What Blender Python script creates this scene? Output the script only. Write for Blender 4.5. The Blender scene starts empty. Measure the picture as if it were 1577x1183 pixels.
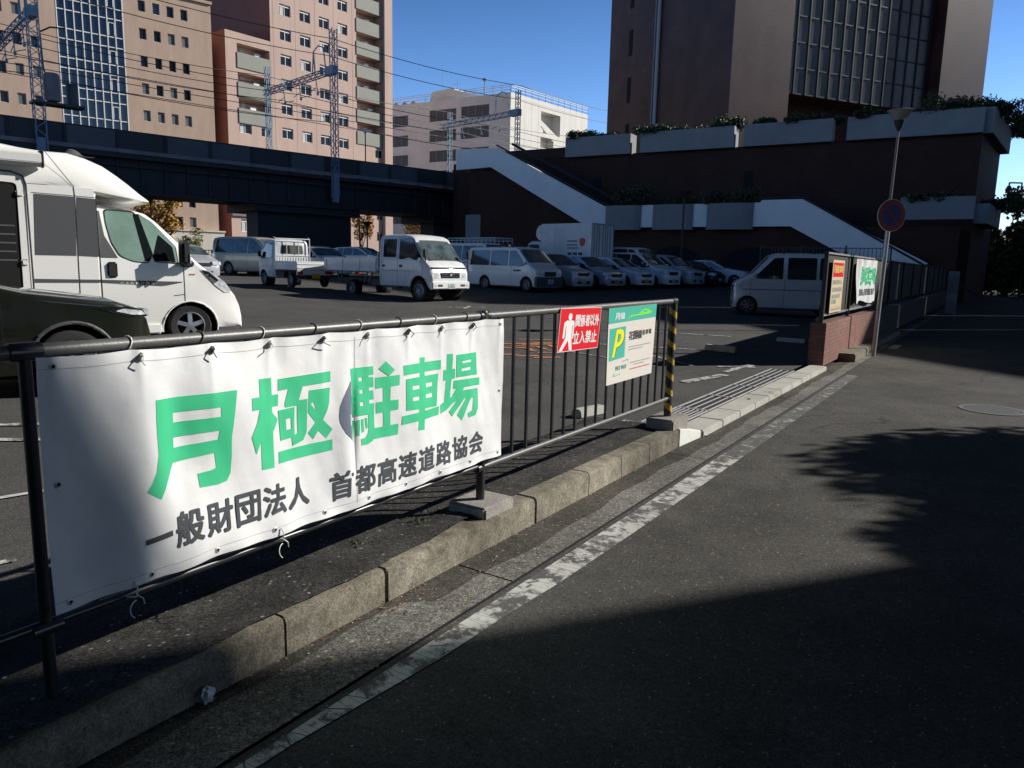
import bpy, bmesh, math, random
from mathutils import Vector, Matrix
from mathutils.geometry import tessellate_polygon
R=math.radians; sin=math.sin; cos=math.cos; PI=math.pi
random.seed(7)
S=bpy.context.scene; COL=S.collection
# ------------------------------------------------------------ camera
F,PIT,ROL,H=1142.,.15942,.02220,1.42
FW=Vector((0,cos(PIT),-sin(PIT))); up0=Vector((0,sin(PIT),cos(PIT))); rt0=Vector((1,0,0))
RT=cos(ROL)*rt0+sin(ROL)*up0; UPV=-sin(ROL)*rt0+cos(ROL)*up0
cd=bpy.data.cameras.new('camera'); cam=bpy.data.objects.new('camera',cd); COL.objects.link(cam)
cd.sensor_width=36; cd.lens=36*F/1577; cd.clip_start=.05; cd.clip_end=6000
m=Matrix((RT,UPV,-FW)).transposed().to_4x4(); m.translation=(0,0,H); cam.matrix_world=m
S.camera=cam
# ------------------------------------------------------------ sky and sun
SUNV=Vector((cos(R(15.5))*cos(R(30)),sin(R(15.5))*cos(R(30)),sin(R(30))))
w=bpy.data.worlds.new('World'); S.world=w; w.use_nodes=True
nt=w.node_tree; bg=nt.nodes['Background']; sk=nt.nodes.new('ShaderNodeTexSky')
sk.sky_type='NISHITA'; sk.sun_disc=False; sk.sun_elevation=R(30); sk.sun_rotation=math.atan2(SUNV.x,SUNV.y)
sk.air_density=1.0; sk.dust_density=.15; sk.ozone_density=4.0
hs=nt.nodes.new('ShaderNodeHueSaturation'); hs.inputs['Saturation'].default_value=1.18
nt.links.new(sk.outputs[0],hs.inputs['Color'])
tcw=nt.nodes.new('ShaderNodeTexCoord'); sxw=nt.nodes.new('ShaderNodeSeparateXYZ'); nt.links.new(tcw.outputs['Generated'],sxw.inputs[0])
mr=nt.nodes.new('ShaderNodeValToRGB'); e=mr.color_ramp.elements; e[0].position=.14; e[1].position=.60; e[0].color=(2.6,2.55,3.0,1); e[1].color=(.22,.22,.22,1)
mx=nt.nodes.new('ShaderNodeMix'); mx.data_type='RGBA'; mx.blend_type='MULTIPLY'; mx.inputs[0].default_value=1
nt.links.new(sxw.outputs[2],mr.inputs[0]); nt.links.new(hs.outputs[0],mx.inputs[6]); nt.links.new(mr.outputs[0],mx.inputs[7]); nt.links.new(mx.outputs[2],bg.inputs[0]); bg.inputs[1].default_value=.051
sl=bpy.data.lights.new('sun','SUN'); sl.energy=5.0; sl.angle=R(.53); sl.color=(1,.955,.88)
so=bpy.data.objects.new('sun',sl); COL.objects.link(so); so.rotation_euler=(-SUNV).to_track_quat('-Z','Y').to_euler()
S.view_settings.view_transform='Standard'; S.view_settings.look='None'; S.view_settings.exposure=.30; S.view_settings.gamma=1
S.cycles.max_bounces=6; S.cycles.use_denoising=True
# ------------------------------------------------------------ frames
YR=.5747
U=Vector((sin(YR),cos(YR),0)); N=Vector((cos(YR),-sin(YR),0)); ZR=-YR   # road frame: local y = along road (u), local x = to the right (n)
def P(u,n,z=0): return U*u+N*n+Vector((0,0,z))
def lotz(x,y):
    u=x*U.x+y*U.y; n=x*N.x+y*N.y; d=-2.6-n
    if d<0: return -.10
    return -.10+.01*d+.022*max(0,min(d,19)-8)+.005*max(0,d-19)+.011*max(0,u-14)*min(1,d/4)
# ------------------------------------------------------------ materials
MATS={}
def mat(name,col,rough=.6,metal=0,spec=.5,coat=0,var=.0,vscale=4.,bump=0,bscale=40.,emis=0,coords='Object',stretch=(1,1,1),col2=None):
    if name in MATS: return MATS[name]
    M=bpy.data.materials.new(name); M.use_nodes=True; t=M.node_tree; b=t.nodes['Principled BSDF']
    b.inputs['Base Color'].default_value=(*col,1); b.inputs['Roughness'].default_value=rough; b.inputs['Metallic'].default_value=metal
    b.inputs['Specular IOR Level'].default_value=spec; b.inputs['Coat Weight'].default_value=coat; b.inputs['Coat Roughness'].default_value=.04
    if emis: b.inputs['Emission Color'].default_value=(*col,1); b.inputs['Emission Strength'].default_value=emis
    if var or bump:
        tc=t.nodes.new('ShaderNodeTexCoord'); mp=t.nodes.new('ShaderNodeMapping'); mp.inputs['Scale'].default_value=stretch
        t.links.new(tc.outputs[coords],mp.inputs[0])
    if var:
        n=t.nodes.new('ShaderNodeTexNoise'); n.inputs['Scale'].default_value=vscale; n.inputs['Detail'].default_value=8; n.inputs['Roughness'].default_value=.65
        t.links.new(mp.outputs[0],n.inputs['Vector'])
        r=t.nodes.new('ShaderNodeValToRGB'); r.color_ramp.elements[0].position=.3; r.color_ramp.elements[1].position=.7
        c2=col2 or tuple(c*(1-var) for c in col)
        r.color_ramp.elements[0].color=(*c2,1); r.color_ramp.elements[1].color=(*[min(1,c*(1+var*.35)) for c in col],1)
        t.links.new(n.outputs[0],r.inputs[0]); t.links.new(r.outputs[0],b.inputs['Base Color'])
    if bump:
        n2=t.nodes.new('ShaderNodeTexNoise'); n2.inputs['Scale'].default_value=bscale; n2.inputs['Detail'].default_value=4
        t.links.new(mp.outputs[0],n2.inputs['Vector']); bp=t.nodes.new('ShaderNodeBump'); bp.inputs['Strength'].default_value=bump; bp.inputs['Distance'].default_value=.02
        t.links.new(n2.outputs[0],bp.inputs['Height']); t.links.new(bp.outputs[0],b.inputs['Normal'])
    MATS[name]=M; return M
def asphalt(name,base,grain=.5,patch=.25,scale=170,fleck=.62,fl=(.34,.33,.31),mid_s=3.1):
    M=bpy.data.materials.new(name); M.use_nodes=True; t=M.node_tree; b=t.nodes['Principled BSDF']; L=t.links.new
    b.inputs['Roughness'].default_value=.95; b.inputs['Specular IOR Level'].default_value=.12
    g=t.nodes.new('ShaderNodeNewGeometry'); 
    def noise(s,d=6,r=.6):
        n=t.nodes.new('ShaderNodeTexNoise'); n.inputs['Scale'].default_value=s; n.inputs['Detail'].default_value=d; n.inputs['Roughness'].default_value=r; L(g.outputs['Position'],n.inputs['Vector']); return n
    def ramp(src,p0,p1,c0,c1):
        r=t.nodes.new('ShaderNodeValToRGB'); e=r.color_ramp.elements; e[0].position=p0; e[1].position=p1; e[0].color=(*c0,1); e[1].color=(*c1,1); L(src,r.inputs[0]); return r
    def mix(a,bb,f,mode='MIX'):
        x=t.nodes.new('ShaderNodeMix'); x.data_type='RGBA'; x.blend_type=mode
        for s,i in ((f,0),(a,6),(bb,7)):
            if hasattr(s,'links') or hasattr(s,'is_linked'): L(s,x.inputs[i])
            else: x.inputs[i].default_value=s
        return x.outputs[2]
    big=ramp(noise(.55).outputs[0],.35,.68,tuple(c*(1-patch) for c in base),tuple(c*(1+patch) for c in base)).outputs[0]
    mid=ramp(noise(mid_s,8,.7).outputs[0],.30,.72,(1-patch*.8,)*3,(1+patch*.7,)*3).outputs[0]
    fine=ramp(noise(scale,3,.7).outputs[0],.36,.66,(1-grain,)*3,(1+grain,)*3).outputs[0]
    grit=ramp(noise(scale*.36,4,.8).outputs[0],.34,.68,(1-grain*.85,)*3,(1+grain*.85,)*3).outputs[0]
    c=mix(mix(mix(big,mid,1.0,'MULTIPLY'),fine,1.0,'MULTIPLY'),grit,1.0,'MULTIPLY')
    vo=t.nodes.new('ShaderNodeTexVoronoi'); vo.inputs['Scale'].default_value=scale*.42; L(g.outputs['Position'],vo.inputs['Vector'])
    rn=ramp(vo.outputs['Color'],fleck+.2,fleck+.32,(0,0,0),(1,1,1)).outputs[0]
    dm=ramp(vo.outputs['Distance'],.20,.42,(1,1,1),(0,0,0)).outputs[0]
    f=mix(rn,dm,1.0,'MULTIPLY')
    c=mix(c,(*fl,1),f)
    wn=noise(1.6,5); va=t.nodes.new('ShaderNodeVectorMath'); va.operation='SCALE'; va.inputs['Scale'].default_value=.55; L(wn.outputs['Color'],va.inputs[0])
    vb=t.nodes.new('ShaderNodeVectorMath'); vb.operation='ADD'; L(va.outputs[0],vb.inputs[0]); L(g.outputs['Position'],vb.inputs[1])
    cr=t.nodes.new('ShaderNodeTexVoronoi'); cr.feature='DISTANCE_TO_EDGE'; cr.inputs['Scale'].default_value=.33; L(vb.outputs[0],cr.inputs['Vector'])
    ck=ramp(cr.outputs[0],.0012,.0045,(.45,.45,.45),(1,1,1)).outputs[0]
    ckm=ramp(noise(.4,2).outputs[0],.50,.56,(0,0,0),(1,1,1)).outputs[0]
    c=mix(c,mix(c,ck,1.0,'MULTIPLY'),ckm)
    L(c,b.inputs['Base Color'])
    bp=t.nodes.new('ShaderNodeBump'); bp.inputs['Strength'].default_value=.55; bp.inputs['Distance'].default_value=.006
    L(noise(scale*.8,3).outputs[0],bp.inputs['Height']); L(bp.outputs[0],b.inputs['Normal'])
    MATS[name]=M; return M
def brick(name,c1,c2,mortar,bw,bh,msize=.012,var=.3,rough=.75,bump=.3):
    M=bpy.data.materials.new(name); M.use_nodes=True; t=M.node_tree; b=t.nodes['Principled BSDF']; L=t.links.new
    b.inputs['Roughness'].default_value=rough; b.inputs['Specular IOR Level'].default_value=.35
    tc=t.nodes.new('ShaderNodeTexCoord'); sx=t.nodes.new('ShaderNodeSeparateXYZ'); L(tc.outputs['Object'],sx.inputs[0])
    ad=t.nodes.new('ShaderNodeMath'); ad.operation='ADD'; L(sx.outputs[0],ad.inputs[0]); L(sx.outputs[1],ad.inputs[1])
    cx=t.nodes.new('ShaderNodeCombineXYZ'); L(ad.outputs[0],cx.inputs[0]); L(sx.outputs[2],cx.inputs[1])
    br=t.nodes.new('ShaderNodeTexBrick'); L(cx.outputs[0],br.inputs[0])
    br.inputs['Scale'].default_value=1; br.inputs['Brick Width'].default_value=bw; br.inputs['Row Height'].default_value=bh; br.inputs['Mortar Size'].default_value=msize
    br.inputs['Color1'].default_value=(*c1,1); br.inputs['Color2'].default_value=(*c2,1); br.inputs['Mortar'].default_value=(*mortar,1)
    n=t.nodes.new('ShaderNodeTexNoise'); n.inputs['Scale'].default_value=.5; n.inputs['Detail'].default_value=9; L(tc.outputs['Object'],n.inputs['Vector'])
    r=t.nodes.new('ShaderNodeValToRGB'); r.color_ramp.elements[0].position=.3; r.color_ramp.elements[1].position=.7; r.color_ramp.elements[0].color=(1-var,)*3+(1,); r.color_ramp.elements[1].color=(1+var*.4,)*3+(1,)
    L(n.outputs[0],r.inputs[0]); x=t.nodes.new('ShaderNodeMix'); x.data_type='RGBA'; x.blend_type='MULTIPLY'; x.inputs[0].default_value=1
    L(br.outputs[0],x.inputs[6]); L(r.outputs[0],x.inputs[7]); L(x.outputs[2],b.inputs['Base Color'])
    bp=t.nodes.new('ShaderNodeBump'); bp.inputs['Strength'].default_value=bump; bp.inputs['Distance'].default_value=.01; L(br.outputs[0],bp.inputs['Height']); L(bp.outputs[0],b.inputs['Normal'])
    MATS[name]=M; return M
def worn_paint(name,paint,under,amount,scale=30,stretch=(1,1,1)):
    M=bpy.data.materials.new(name); M.use_nodes=True; t=M.node_tree; b=t.nodes['Principled BSDF']; L=t.links.new
    b.inputs['Roughness'].default_value=.8
    tc=t.nodes.new('ShaderNodeTexCoord'); mp=t.nodes.new('ShaderNodeMapping'); mp.inputs['Scale'].default_value=stretch; L(tc.outputs['Object'],mp.inputs[0])
    def rp(s,p0,p1,c0=(0,0,0,1),c1=(1,1,1,1),st=False):
        n=t.nodes.new('ShaderNodeTexNoise'); n.inputs['Scale'].default_value=s; n.inputs['Detail'].default_value=10; n.inputs['Roughness'].default_value=.75; L((mp if st else tc).outputs[0] if st else tc.outputs['Object'],n.inputs['Vector'])
        r=t.nodes.new('ShaderNodeValToRGB'); e=r.color_ramp.elements; e[0].position=p0; e[1].position=p1; e[0].color=c0; e[1].color=c1; L(n.outputs[0],r.inputs[0]); return r.outputs[0]
    m1=rp(scale,amount-.03,amount+.05,st=True)
    v=t.nodes.new('ShaderNodeTexVoronoi'); v.feature='DISTANCE_TO_EDGE'; v.inputs['Scale'].default_value=9; mp2=t.nodes.new('ShaderNodeMapping'); mp2.inputs['Scale'].default_value=(.35,2.6,1); L(tc.outputs['Object'],mp2.inputs[0]); L(mp2.outputs[0],v.inputs['Vector'])
    rv=t.nodes.new('ShaderNodeValToRGB'); rv.color_ramp.elements[0].position=.008; rv.color_ramp.elements[1].position=.035; L(v.outputs[0],rv.inputs[0])
    mm=t.nodes.new('ShaderNodeMix'); mm.data_type='RGBA'; mm.blend_type='MULTIPLY'; mm.inputs[0].default_value=1; L(m1,mm.inputs[6]); L(rv.outputs[0],mm.inputs[7])
    pc=rp(4,.3,.7,(*[c*.78 for c in paint],1),(*paint,1)); uc=rp(170,.35,.65,(*[c*.6 for c in under],1),(*[c*1.4 for c in under],1))
    x=t.nodes.new('ShaderNodeMix'); x.data_type='RGBA'; L(mm.outputs[2],x.inputs[0]); L(uc,x.inputs[6]); L(pc,x.inputs[7]); L(x.outputs[2],b.inputs['Base Color'])
    MATS[name]=M; return M
ASPH=(.082,.079,.074)
asphalt('road_asphalt',ASPH,grain=.52,patch=.20,mid_s=2.2)
asphalt('lot_asphalt',(.088,.086,.083),grain=.35,patch=.15,scale=120,fleck=.70)
asphalt('strip_asphalt',(.062,.059,.055),grain=.6,patch=.42,scale=110,fleck=.60,mid_s=5)
asphalt('gutter_concrete',(.082,.077,.068),grain=.6,patch=.35,scale=110,fleck=.58,fl=(.33,.31,.28))
asphalt('gutter_light',(.17,.165,.15),grain=.6,patch=.3,scale=110,fleck=.52,fl=(.38,.37,.34))
asphalt('kerb_concrete',(.215,.195,.155),grain=.30,patch=.55,scale=120,fleck=.60,fl=(.075,.065,.045),mid_s=7.5)
asphalt('new_concrete',(.46,.45,.405),grain=.12,patch=.12,scale=120,fleck=.68,fl=(.30,.28,.25))
asphalt('block_concrete',(.34,.315,.29),grain=.20,patch=.25,scale=120,fleck=.64,fl=(.16,.14,.12))
mat('white_wedge',(.75,.75,.70),.6,var=.1,vscale=8)
worn_paint('line_paint',(.54,.54,.51),ASPH,.478,6.5)
worn_paint('line_faded',(.36,.36,.34),ASPH,.55,9)
worn_paint('lot_paint',(.62,.62,.60),ASPH,.48,7)
worn_paint('orange_paint',(.72,.27,.10),ASPH,.42,6)
mat('fence_metal',(.022,.022,.024),.33,spec=.6,var=.3,vscale=12)
mat('rail_metal',(.10,.10,.098),.42,spec=.6,var=.35,vscale=10,bump=.05,bscale=60)
mat('steel',(.62,.62,.63),.5,metal=.5,var=.2,vscale=20)
mat('dark_gap',(.006,.006,.007),.9)
mat('black_rubber',(.018,.018,.018),.85,bump=.1,bscale=30)
mat('black_plastic',(.02,.02,.022),.5)
mat('grey_plastic',(.06,.062,.068),.55)
mat('glass_dark',(.012,.016,.020),.05,spec=.7,coat=.5)
mat('glass_screen',(.10,.14,.15),.06,spec=.8,coat=1,var=.8,vscale=3)
mat('chrome',(.75,.75,.77),.12,metal=1)
mat('rim_alloy',(.45,.45,.47),.28,metal=.9)
mat('rim_steel',(.20,.21,.22),.5,metal=.6)
mat('lamp_clear',(.70,.73,.76),.08,coat=1,var=.6,vscale=14)
mat('lamp_red',(.55,.02,.02),.15,coat=1)
mat('lamp_orange',(.7,.22,.02),.2,coat=1)
mat('plate_white',(.62,.64,.62),.4); mat('plate_yellow',(.75,.50,.02),.4); mat('ink_dark',(.035,.037,.042),.6)
mat('paint_white',(.78,.79,.78),.28,coat=.6); mat('paint_camper',(.88,.88,.85),.25,coat=.6)
mat('paint_truck',(.66,.68,.69),.35,coat=.4,var=.12,vscale=3)
mat('paint_silver',(.56,.58,.62),.3,metal=.35,coat=.8); mat('paint_pearl',(.78,.80,.83),.25,coat=.9)
mat('paint_bluegrey',(.50,.55,.62),.28,metal=.3,coat=.8); mat('paint_olive',(.026,.028,.018),.28,metal=.7,coat=1)
mat('paint_darkgreen',(.03,.045,.045),.25,metal=.3,coat=1)
mat('decal_grey',(.085,.088,.095),.5)
mat('tie_white',(.72,.71,.68),.5)
# ------------------------------------------------------------ mesh builder
class MB:
    def __init__(s): s.v=[]; s.f=[]; s.m=[]; s.T=None
    def add(s,vs,fs,mi=0):
        o=len(s.v); s.v+= [ (s.T@Vector(v)) if s.T else Vector(v) for v in vs]
        for f in fs: s.f.append([i+o for i in f]); s.m.append(mi)
        return s
    def box(s,x0,x1,y0,y1,z0,z1,mi=0):
        return s.add([(x0,y0,z0),(x1,y0,z0),(x1,y1,z0),(x0,y1,z0),(x0,y0,z1),(x1,y0,z1),(x1,y1,z1),(x0,y1,z1)],
            [(0,3,2,1),(4,5,6,7),(0,1,5,4),(1,2,6,5),(2,3,7,6),(3,0,4,7)],mi)
    def prism(s,poly,ax,d0,d1,mi=0):
        n=len(poly)
        def q(a,b,d): return {'x':(d,a,b),'y':(a,d,b),'z':(a,b,d)}[ax]
        vs=[q(a,b,d0) for a,b in poly]+[q(a,b,d1) for a,b in poly]
        return s.add(vs,[list(range(n))[::-1],list(range(n,2*n))]+[(i,(i+1)%n,n+(i+1)%n,n+i) for i in range(n)],mi)
    def bar(s,p,q,r,seg=6,mi=0,r2=None):
        p=Vector(p); q=Vector(q); d=(q-p); 
        if d.length<1e-6: return s
        d.normalize(); a=d.orthogonal().normalized(); b=d.cross(a); r2=r if r2 is None else r2
        vs=[p+(a*cos(2*PI*i/seg)+b*sin(2*PI*i/seg))*r for i in range(seg)]+[q+(a*cos(2*PI*i/seg)+b*sin(2*PI*i/seg))*r2 for i in range(seg)]
        return s.add(vs,[list(range(seg))[::-1],list(range(seg,2*seg))]+[(i,(i+1)%seg,seg+(i+1)%seg,seg+i) for i in range(seg)],mi)
    def tube(s,pts,r,seg=6,mi=0):
        for a,b in zip(pts[:-1],pts[1:]): s.bar(a,b,r,seg,mi)
        return s
    def beam(s,p,q,w,h,mi=0):
        p=Vector(p); q=Vector(q); d=(q-p).normalized(); up=Vector((0,0,1)) if abs(d.z)<.95 else Vector((1,0,0))
        a=d.cross(up).normalized()*w/2; b=a.cross(d).normalized()*h/2
        vs=[p-a-b,p+a-b,p+a+b,p-a+b,q-a-b,q+a-b,q+a+b,q-a+b]
        return s.add(vs,[(0,3,2,1),(4,5,6,7),(0,1,5,4),(1,2,6,5),(2,3,7,6),(3,0,4,7)],mi)
    def lathe(s,prof,seg=24,ax='z',mi=0):
        vs=[];n=len(prof)
        for i in range(seg):
            a=2*PI*i/seg
            for r,h in prof: vs.append({'z':(r*cos(a),r*sin(a),h),'y':(r*cos(a),h,r*sin(a)),'x':(h,r*cos(a),r*sin(a))}[ax])
        fs=[]
        for i in range(seg):
            j=(i+1)%seg
            for k in range(n-1): fs.append((i*n+k,j*n+k,j*n+k+1,i*n+k+1))
        return s.add(vs,fs,mi)
    def grid(s,fn,nu,nv,mi=0):
        vs=[fn(i/nu,j/nv) for j in range(nv+1) for i in range(nu+1)]
        return s.add(vs,[(j*(nu+1)+i,j*(nu+1)+i+1,(j+1)*(nu+1)+i+1,(j+1)*(nu+1)+i) for j in range(nv) for i in range(nu)],mi)
    def poly(s,loops,fn,maxlen=None,mi=0):
        """2D polygon with holes -> surface through fn(a,b); optionally subdivided"""
        tri=tessellate_polygon([[Vector((a,b,0)) for a,b in l] for l in loops]); pts=[p for l in loops for p in l]
        if not maxlen:
            return s.add([fn(*p) for p in pts],[tuple(t) for t in tri],mi)
        bm=bmesh.new(); vv=[bm.verts.new((a,b,0)) for a,b in pts]
        for t in tri:
            try: bm.faces.new([vv[i] for i in t])
            except ValueError: pass
        for _ in range(6):
            es=[e for e in bm.edges if e.calc_length()>maxlen]
            if not es: break
            bmesh.ops.subdivide_edges(bm,edges=es,cuts=1); bmesh.ops.triangulate(bm,faces=[f for f in bm.faces if len(f.verts)>3])
        bm.verts.index_update()
        s.add([fn(v.co.x,v.co.y) for v in bm.verts],[[v.index for v in f.verts] for f in bm.faces],mi); bm.free(); return s
    def build(s,name,mats,parent=None,smooth=None,bevel=None,fix=False):
        me=bpy.data.meshes.new(name); me.from_pydata([tuple(v) for v in s.v],[],s.f); 
        mats=mats if isinstance(mats,(list,tuple)) else [mats]
        for x in mats: me.materials.append(MATS[x] if isinstance(x,str) else x)
        for p,i in zip(me.polygons,s.m): p.material_index=i
        if fix or bevel:
            bm=bmesh.new(); bm.from_mesh(me); bmesh.ops.remove_doubles(bm,verts=bm.verts,dist=1e-5); bmesh.ops.recalc_face_normals(bm,faces=bm.faces)
            if bevel:
                es=[e for e in bm.edges if len(e.link_faces)==2 and e.calc_face_angle(0)>.4]
                bmesh.ops.bevel(bm,geom=es,offset=bevel,segments=2,affect='EDGES',clamp_overlap=True)
            bm.to_mesh(me); bm.free()
        if smooth is not None:
            me.polygons.foreach_set('use_smooth',[True]*len(me.polygons)); me.set_sharp_from_angle(angle=R(smooth))
        me.update(); o=bpy.data.objects.new(name,me); COL.objects.link(o)
        if parent: o.parent=parent
        return o
def thing(name,label,cat,loc=(0,0,0),rz=0,group=None):
    o=bpy.data.objects.new(name,None); COL.objects.link(o); o.location=loc; o.rotation_euler=(0,0,rz); o.empty_display_size=.2
    o['label']=label; o['category']=cat
    if group: o['group']=group
    return o
def tag(o,label,cat,group=None):
    o['label']=label; o['category']=cat
    if group: o['group']=group
    return o
def struct(o,kind='structure'): o['kind']=kind; return o
def place(o,loc,rz=0): o.location=loc; o.rotation_euler=(0,0,rz); return o
def copy_tree(o,parent=None):
    c=o.copy(); COL.objects.link(c)
    if parent: c.parent=parent
    for ch in [x for x in bpy.data.objects if x.parent==o]: copy_tree(ch,c)
    return c
# text -> flat polygons in a unit cell (1 = character height)
_tc={}
def glyph(txt,bold=.02):
    k=(txt,bold)
    if k in _tc: return _tc[k]
    c=bpy.data.curves.new('x','FONT'); c.body=txt; c.resolution_u=3
    o=bpy.data.objects.new('x',c); COL.objects.link(o); dg=bpy.context.evaluated_depsgraph_get(); dg.update()
    me=o.evaluated_get(dg).to_mesh(); vs=[(v.co.x,v.co.y) for v in me.vertices]; fs=[tuple(p.vertices) for p in me.polygons]
    o.evaluated_get(dg).to_mesh_clear(); bpy.data.objects.remove(o); bpy.data.curves.remove(c)
    _tc[k]=(vs,fs); return _tc[k]
def text(mb,txt,fn,a0,a1,b0,b1,bold=0,mi=0,off=.0):
    """fit txt to the box a0..a1, b0..b1; fn(a,b,extra) gives the 3D point"""
    vs,fs=glyph(txt)
    if not vs: return
    x0=min(v[0] for v in vs); x1=max(v[0] for v in vs); y0=min(v[1] for v in vs); y1=max(v[1] for v in vs)
    if txt in ('一','-'): yc=(y0+y1)/2; 
    sx=(a1-a0)/max(1e-6,x1-x0); sy=(b1-b0)/max(1e-6,y1-y0)
    sh=[(0,0)] if not bold else [(-bold,0),(bold,0),(0,-bold),(0,bold),(-bold*.7,-bold*.7),(bold*.7,bold*.7),(bold*.7,-bold*.7),(-bold*.7,bold*.7)]
    for i,(dx,dy) in enumerate(sh):
        mb.add([fn(a0+(v[0]-x0)*sx+dx,b0+(v[1]-y0)*sy+dy,off+i*.00012) for v in vs],fs,mi)
# ------------------------------------------------------------ ground, lot, road, kerb
mb=MB(); mb.add([(-1500,-1500,-.45),(1500,-1500,-.45),(1500,1500,-.45),(-1500,1500,-.45)],[(0,1,2,3)])
struct(mb.build('ground','lot_asphalt'))
def lot_fn(a,b):
    d=-.04+a*78; u=-12+b*112; p=P(u,-2.6-d); return (p.x,p.y,lotz(p.x,p.y))
mb=MB(); mb.grid(lot_fn,78,112); struct(mb.build('parking_lot','lot_asphalt',smooth=60))
def road_obj(o): o.rotation_euler=(0,0,ZR); return struct(o)
mb=MB(); mb.add([(-1.90,-15,-.17),(30,-15,-.17),(30,140,-.17),(-1.90,140,-.17)],[(0,1,2,3)]); road_obj(mb.build('road','road_asphalt'))
mb=MB()
for u in range(-9,140,3):
    for j in range(30):
        ua,ub=u+.006+j*.0996,u+.006+(j+1)*.0996; wa=-2.085+.02*sin(ua*2.1)+.012*sin(ua*7.7)-(.10 if ua<2.5 else 0); wb=-2.085+.02*sin(ub*2.1)+.012*sin(ub*7.7)-(.10 if ub<2.5 else 0)
        mb.add([(-2.262,ua,-.163),(wa,ua,-.165),(wb,ub,-.165),(-2.262,ub,-.163)],[(0,1,2,3)],0); mb.add([(wa,ua,-.165),(-1.915,ua,-.167),(-1.915,ub,-.167),(wb,ub,-.165)],[(0,1,2,3)],2)
mb.add([(-2.4,-10,-.176),(-1.88,-10,-.176),(-1.88,140,-.176),(-2.4,140,-.176)],[(0,1,2,3)],1)
road_obj(mb.build('gutter',['gutter_concrete','dark_gap','gutter_light']))
mb=MB(); lr=[(-10,-1.815),(.8,-1.815),(1.5,-1.805),(1.85,-1.775),(2.2,-1.745),(2.7,-1.735),(3.1,-1.712),(4,-1.70),(6.25,-1.692)]
for (u0_,n0_),(u1_,n1_) in zip(lr[:-1],lr[1:]): mb.add([(-1.862,u0_,-.166),(n0_,u0_,-.166),(n1_,u1_,-.166),(-1.862,u1_,-.166)],[(0,1,2,3)])
mb.add([(-1.862,17.6,-.166),(-1.692,17.6,-.166),(-1.692,18.6,-.166),(-1.862,18.6,-.166)],[(0,1,2,3)])
mb.add([(-1.862,6.26,-.166),(-1.692,6.26,-.166),(-1.692,12.5,-.166),(-1.862,12.5,-.166)],[(0,1,2,3)],1)
road_obj(mb.build('road_edge_line',['line_paint','line_faded']))
# planting strip with asphalt, level with the kerb top
mb=MB()
lerp=lambda a,b,t: a+(b-a)*t
def strip_fn(a,b):
    y=-9+b*15.35; xr=-2.300 if y<2.2 else lerp(-2.300,-2.345,(y-2.2)/.8) if y<3 else lerp(-2.345,-2.402,min(1,(y-3)/.8)); x=-3.25+a*(xr+3.25+.006*sin(y*9)+.004*sin(y*31)); z=-.012+.022*max(0,min(1,(3.9-y)/.6))*min(1,max(0,(a-.7)/.2))-(.1 if a<.12 else 0)*(1-a/.12)+.006*sin(y*5+x*9)+.004*sin(y*13-x*21)
    return (x,y,z)
mb.grid(strip_fn,16,150); road_obj(mb.build('verge_strip','strip_asphalt',smooth=60))
KG='concrete kerb stones along the verge'
def kerbstone(u0,u1,i):
    m_=MB(); sec=[(-2.405,-.32),(-2.262,-.32),(-2.262,-.03),(-2.270,-.006),(-2.285,0),(-2.405,0)]
    rr=random.Random(i); e=.0025
    m_.prism(sec,'y',-(u1-u0)/2+e,(u1-u0)/2-e)
    o=m_.build('kerb_stone','kerb_concrete',smooth=40,bevel=.004)
    p=P((u0+u1)/2,0,rr.uniform(-.006,.004)); return place(o,p,ZR+rr.uniform(-.004,.004))
ks=[-5.3,-4.1,-2.9,-1.7,-.5,.7,1.86,2.45,3.08,3.80,4.51,5.05,5.60,6.27]
kl={12:'last full kerb stone before the white wedge',11:'kerb stone second from the white wedge',10:'kerb stone third from the white wedge',9:'kerb stone fourth from the white wedge, beside the middle of the bare railing',8:'kerb stone just past the middle post block',7:'kerb stone beside the middle post block',6:'mossy yellow-stained kerb stone below the banner lettering',5:'half shaded kerb stone where the sunlight begins'}
for i in range(len(ks)-1):
    o=kerbstone(ks[i],ks[i+1],i)
    tag(o,kl.get(i,'dark shaded kerb stone in the lower left corner'),'kerb stone',KG)
# wedge, apron slabs
mb=MB(); mb.add([(-2.50,6.28,-.3),(-2.262,6.28,-.3),(-2.235,6.78,-.3),(-2.50,6.78,-.3),(-2.50,6.28,.002),(-2.262,6.28,.0),(-2.235,6.78,-.095),(-2.50,6.78,-.092)],[(0,3,2,1),(4,5,6,7),(0,1,5,4),(1,2,6,5),(2,3,7,6),(3,0,4,7)])
o=mb.build('kerb_wedge','white_wedge',bevel=.006); o.rotation_euler=(0,0,ZR); tag(o,'white sloping wedge block at the end of the raised kerb','kerb block')
AG='pale concrete slabs edging the lot entrance'
pos_w=['nearest to the white wedge','second from the wedge','third from the wedge','fourth from the wedge','fifth from the wedge','sixth from the wedge','seventh from the wedge','eighth from the wedge','ninth from the wedge','last before the brick wall']
for i in range(10):
    u0=6.79+i*.604; m_=MB(); m_.box(-2.485,-2.215,u0+.003,u0+.600,-.3,-.094 if i%3 else -.097)
    if i==3: m_.box(-2.38,-2.335,u0+.2,u0+.26,-.098,-.0925,1)
    o=m_.build('apron_slab',['new_concrete','dark_gap'],bevel=.01); o.rotation_euler=(0,0,ZR); tag(o,'pale lowered kerb slab, '+pos_w[i],'kerb slab',AG)
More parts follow.
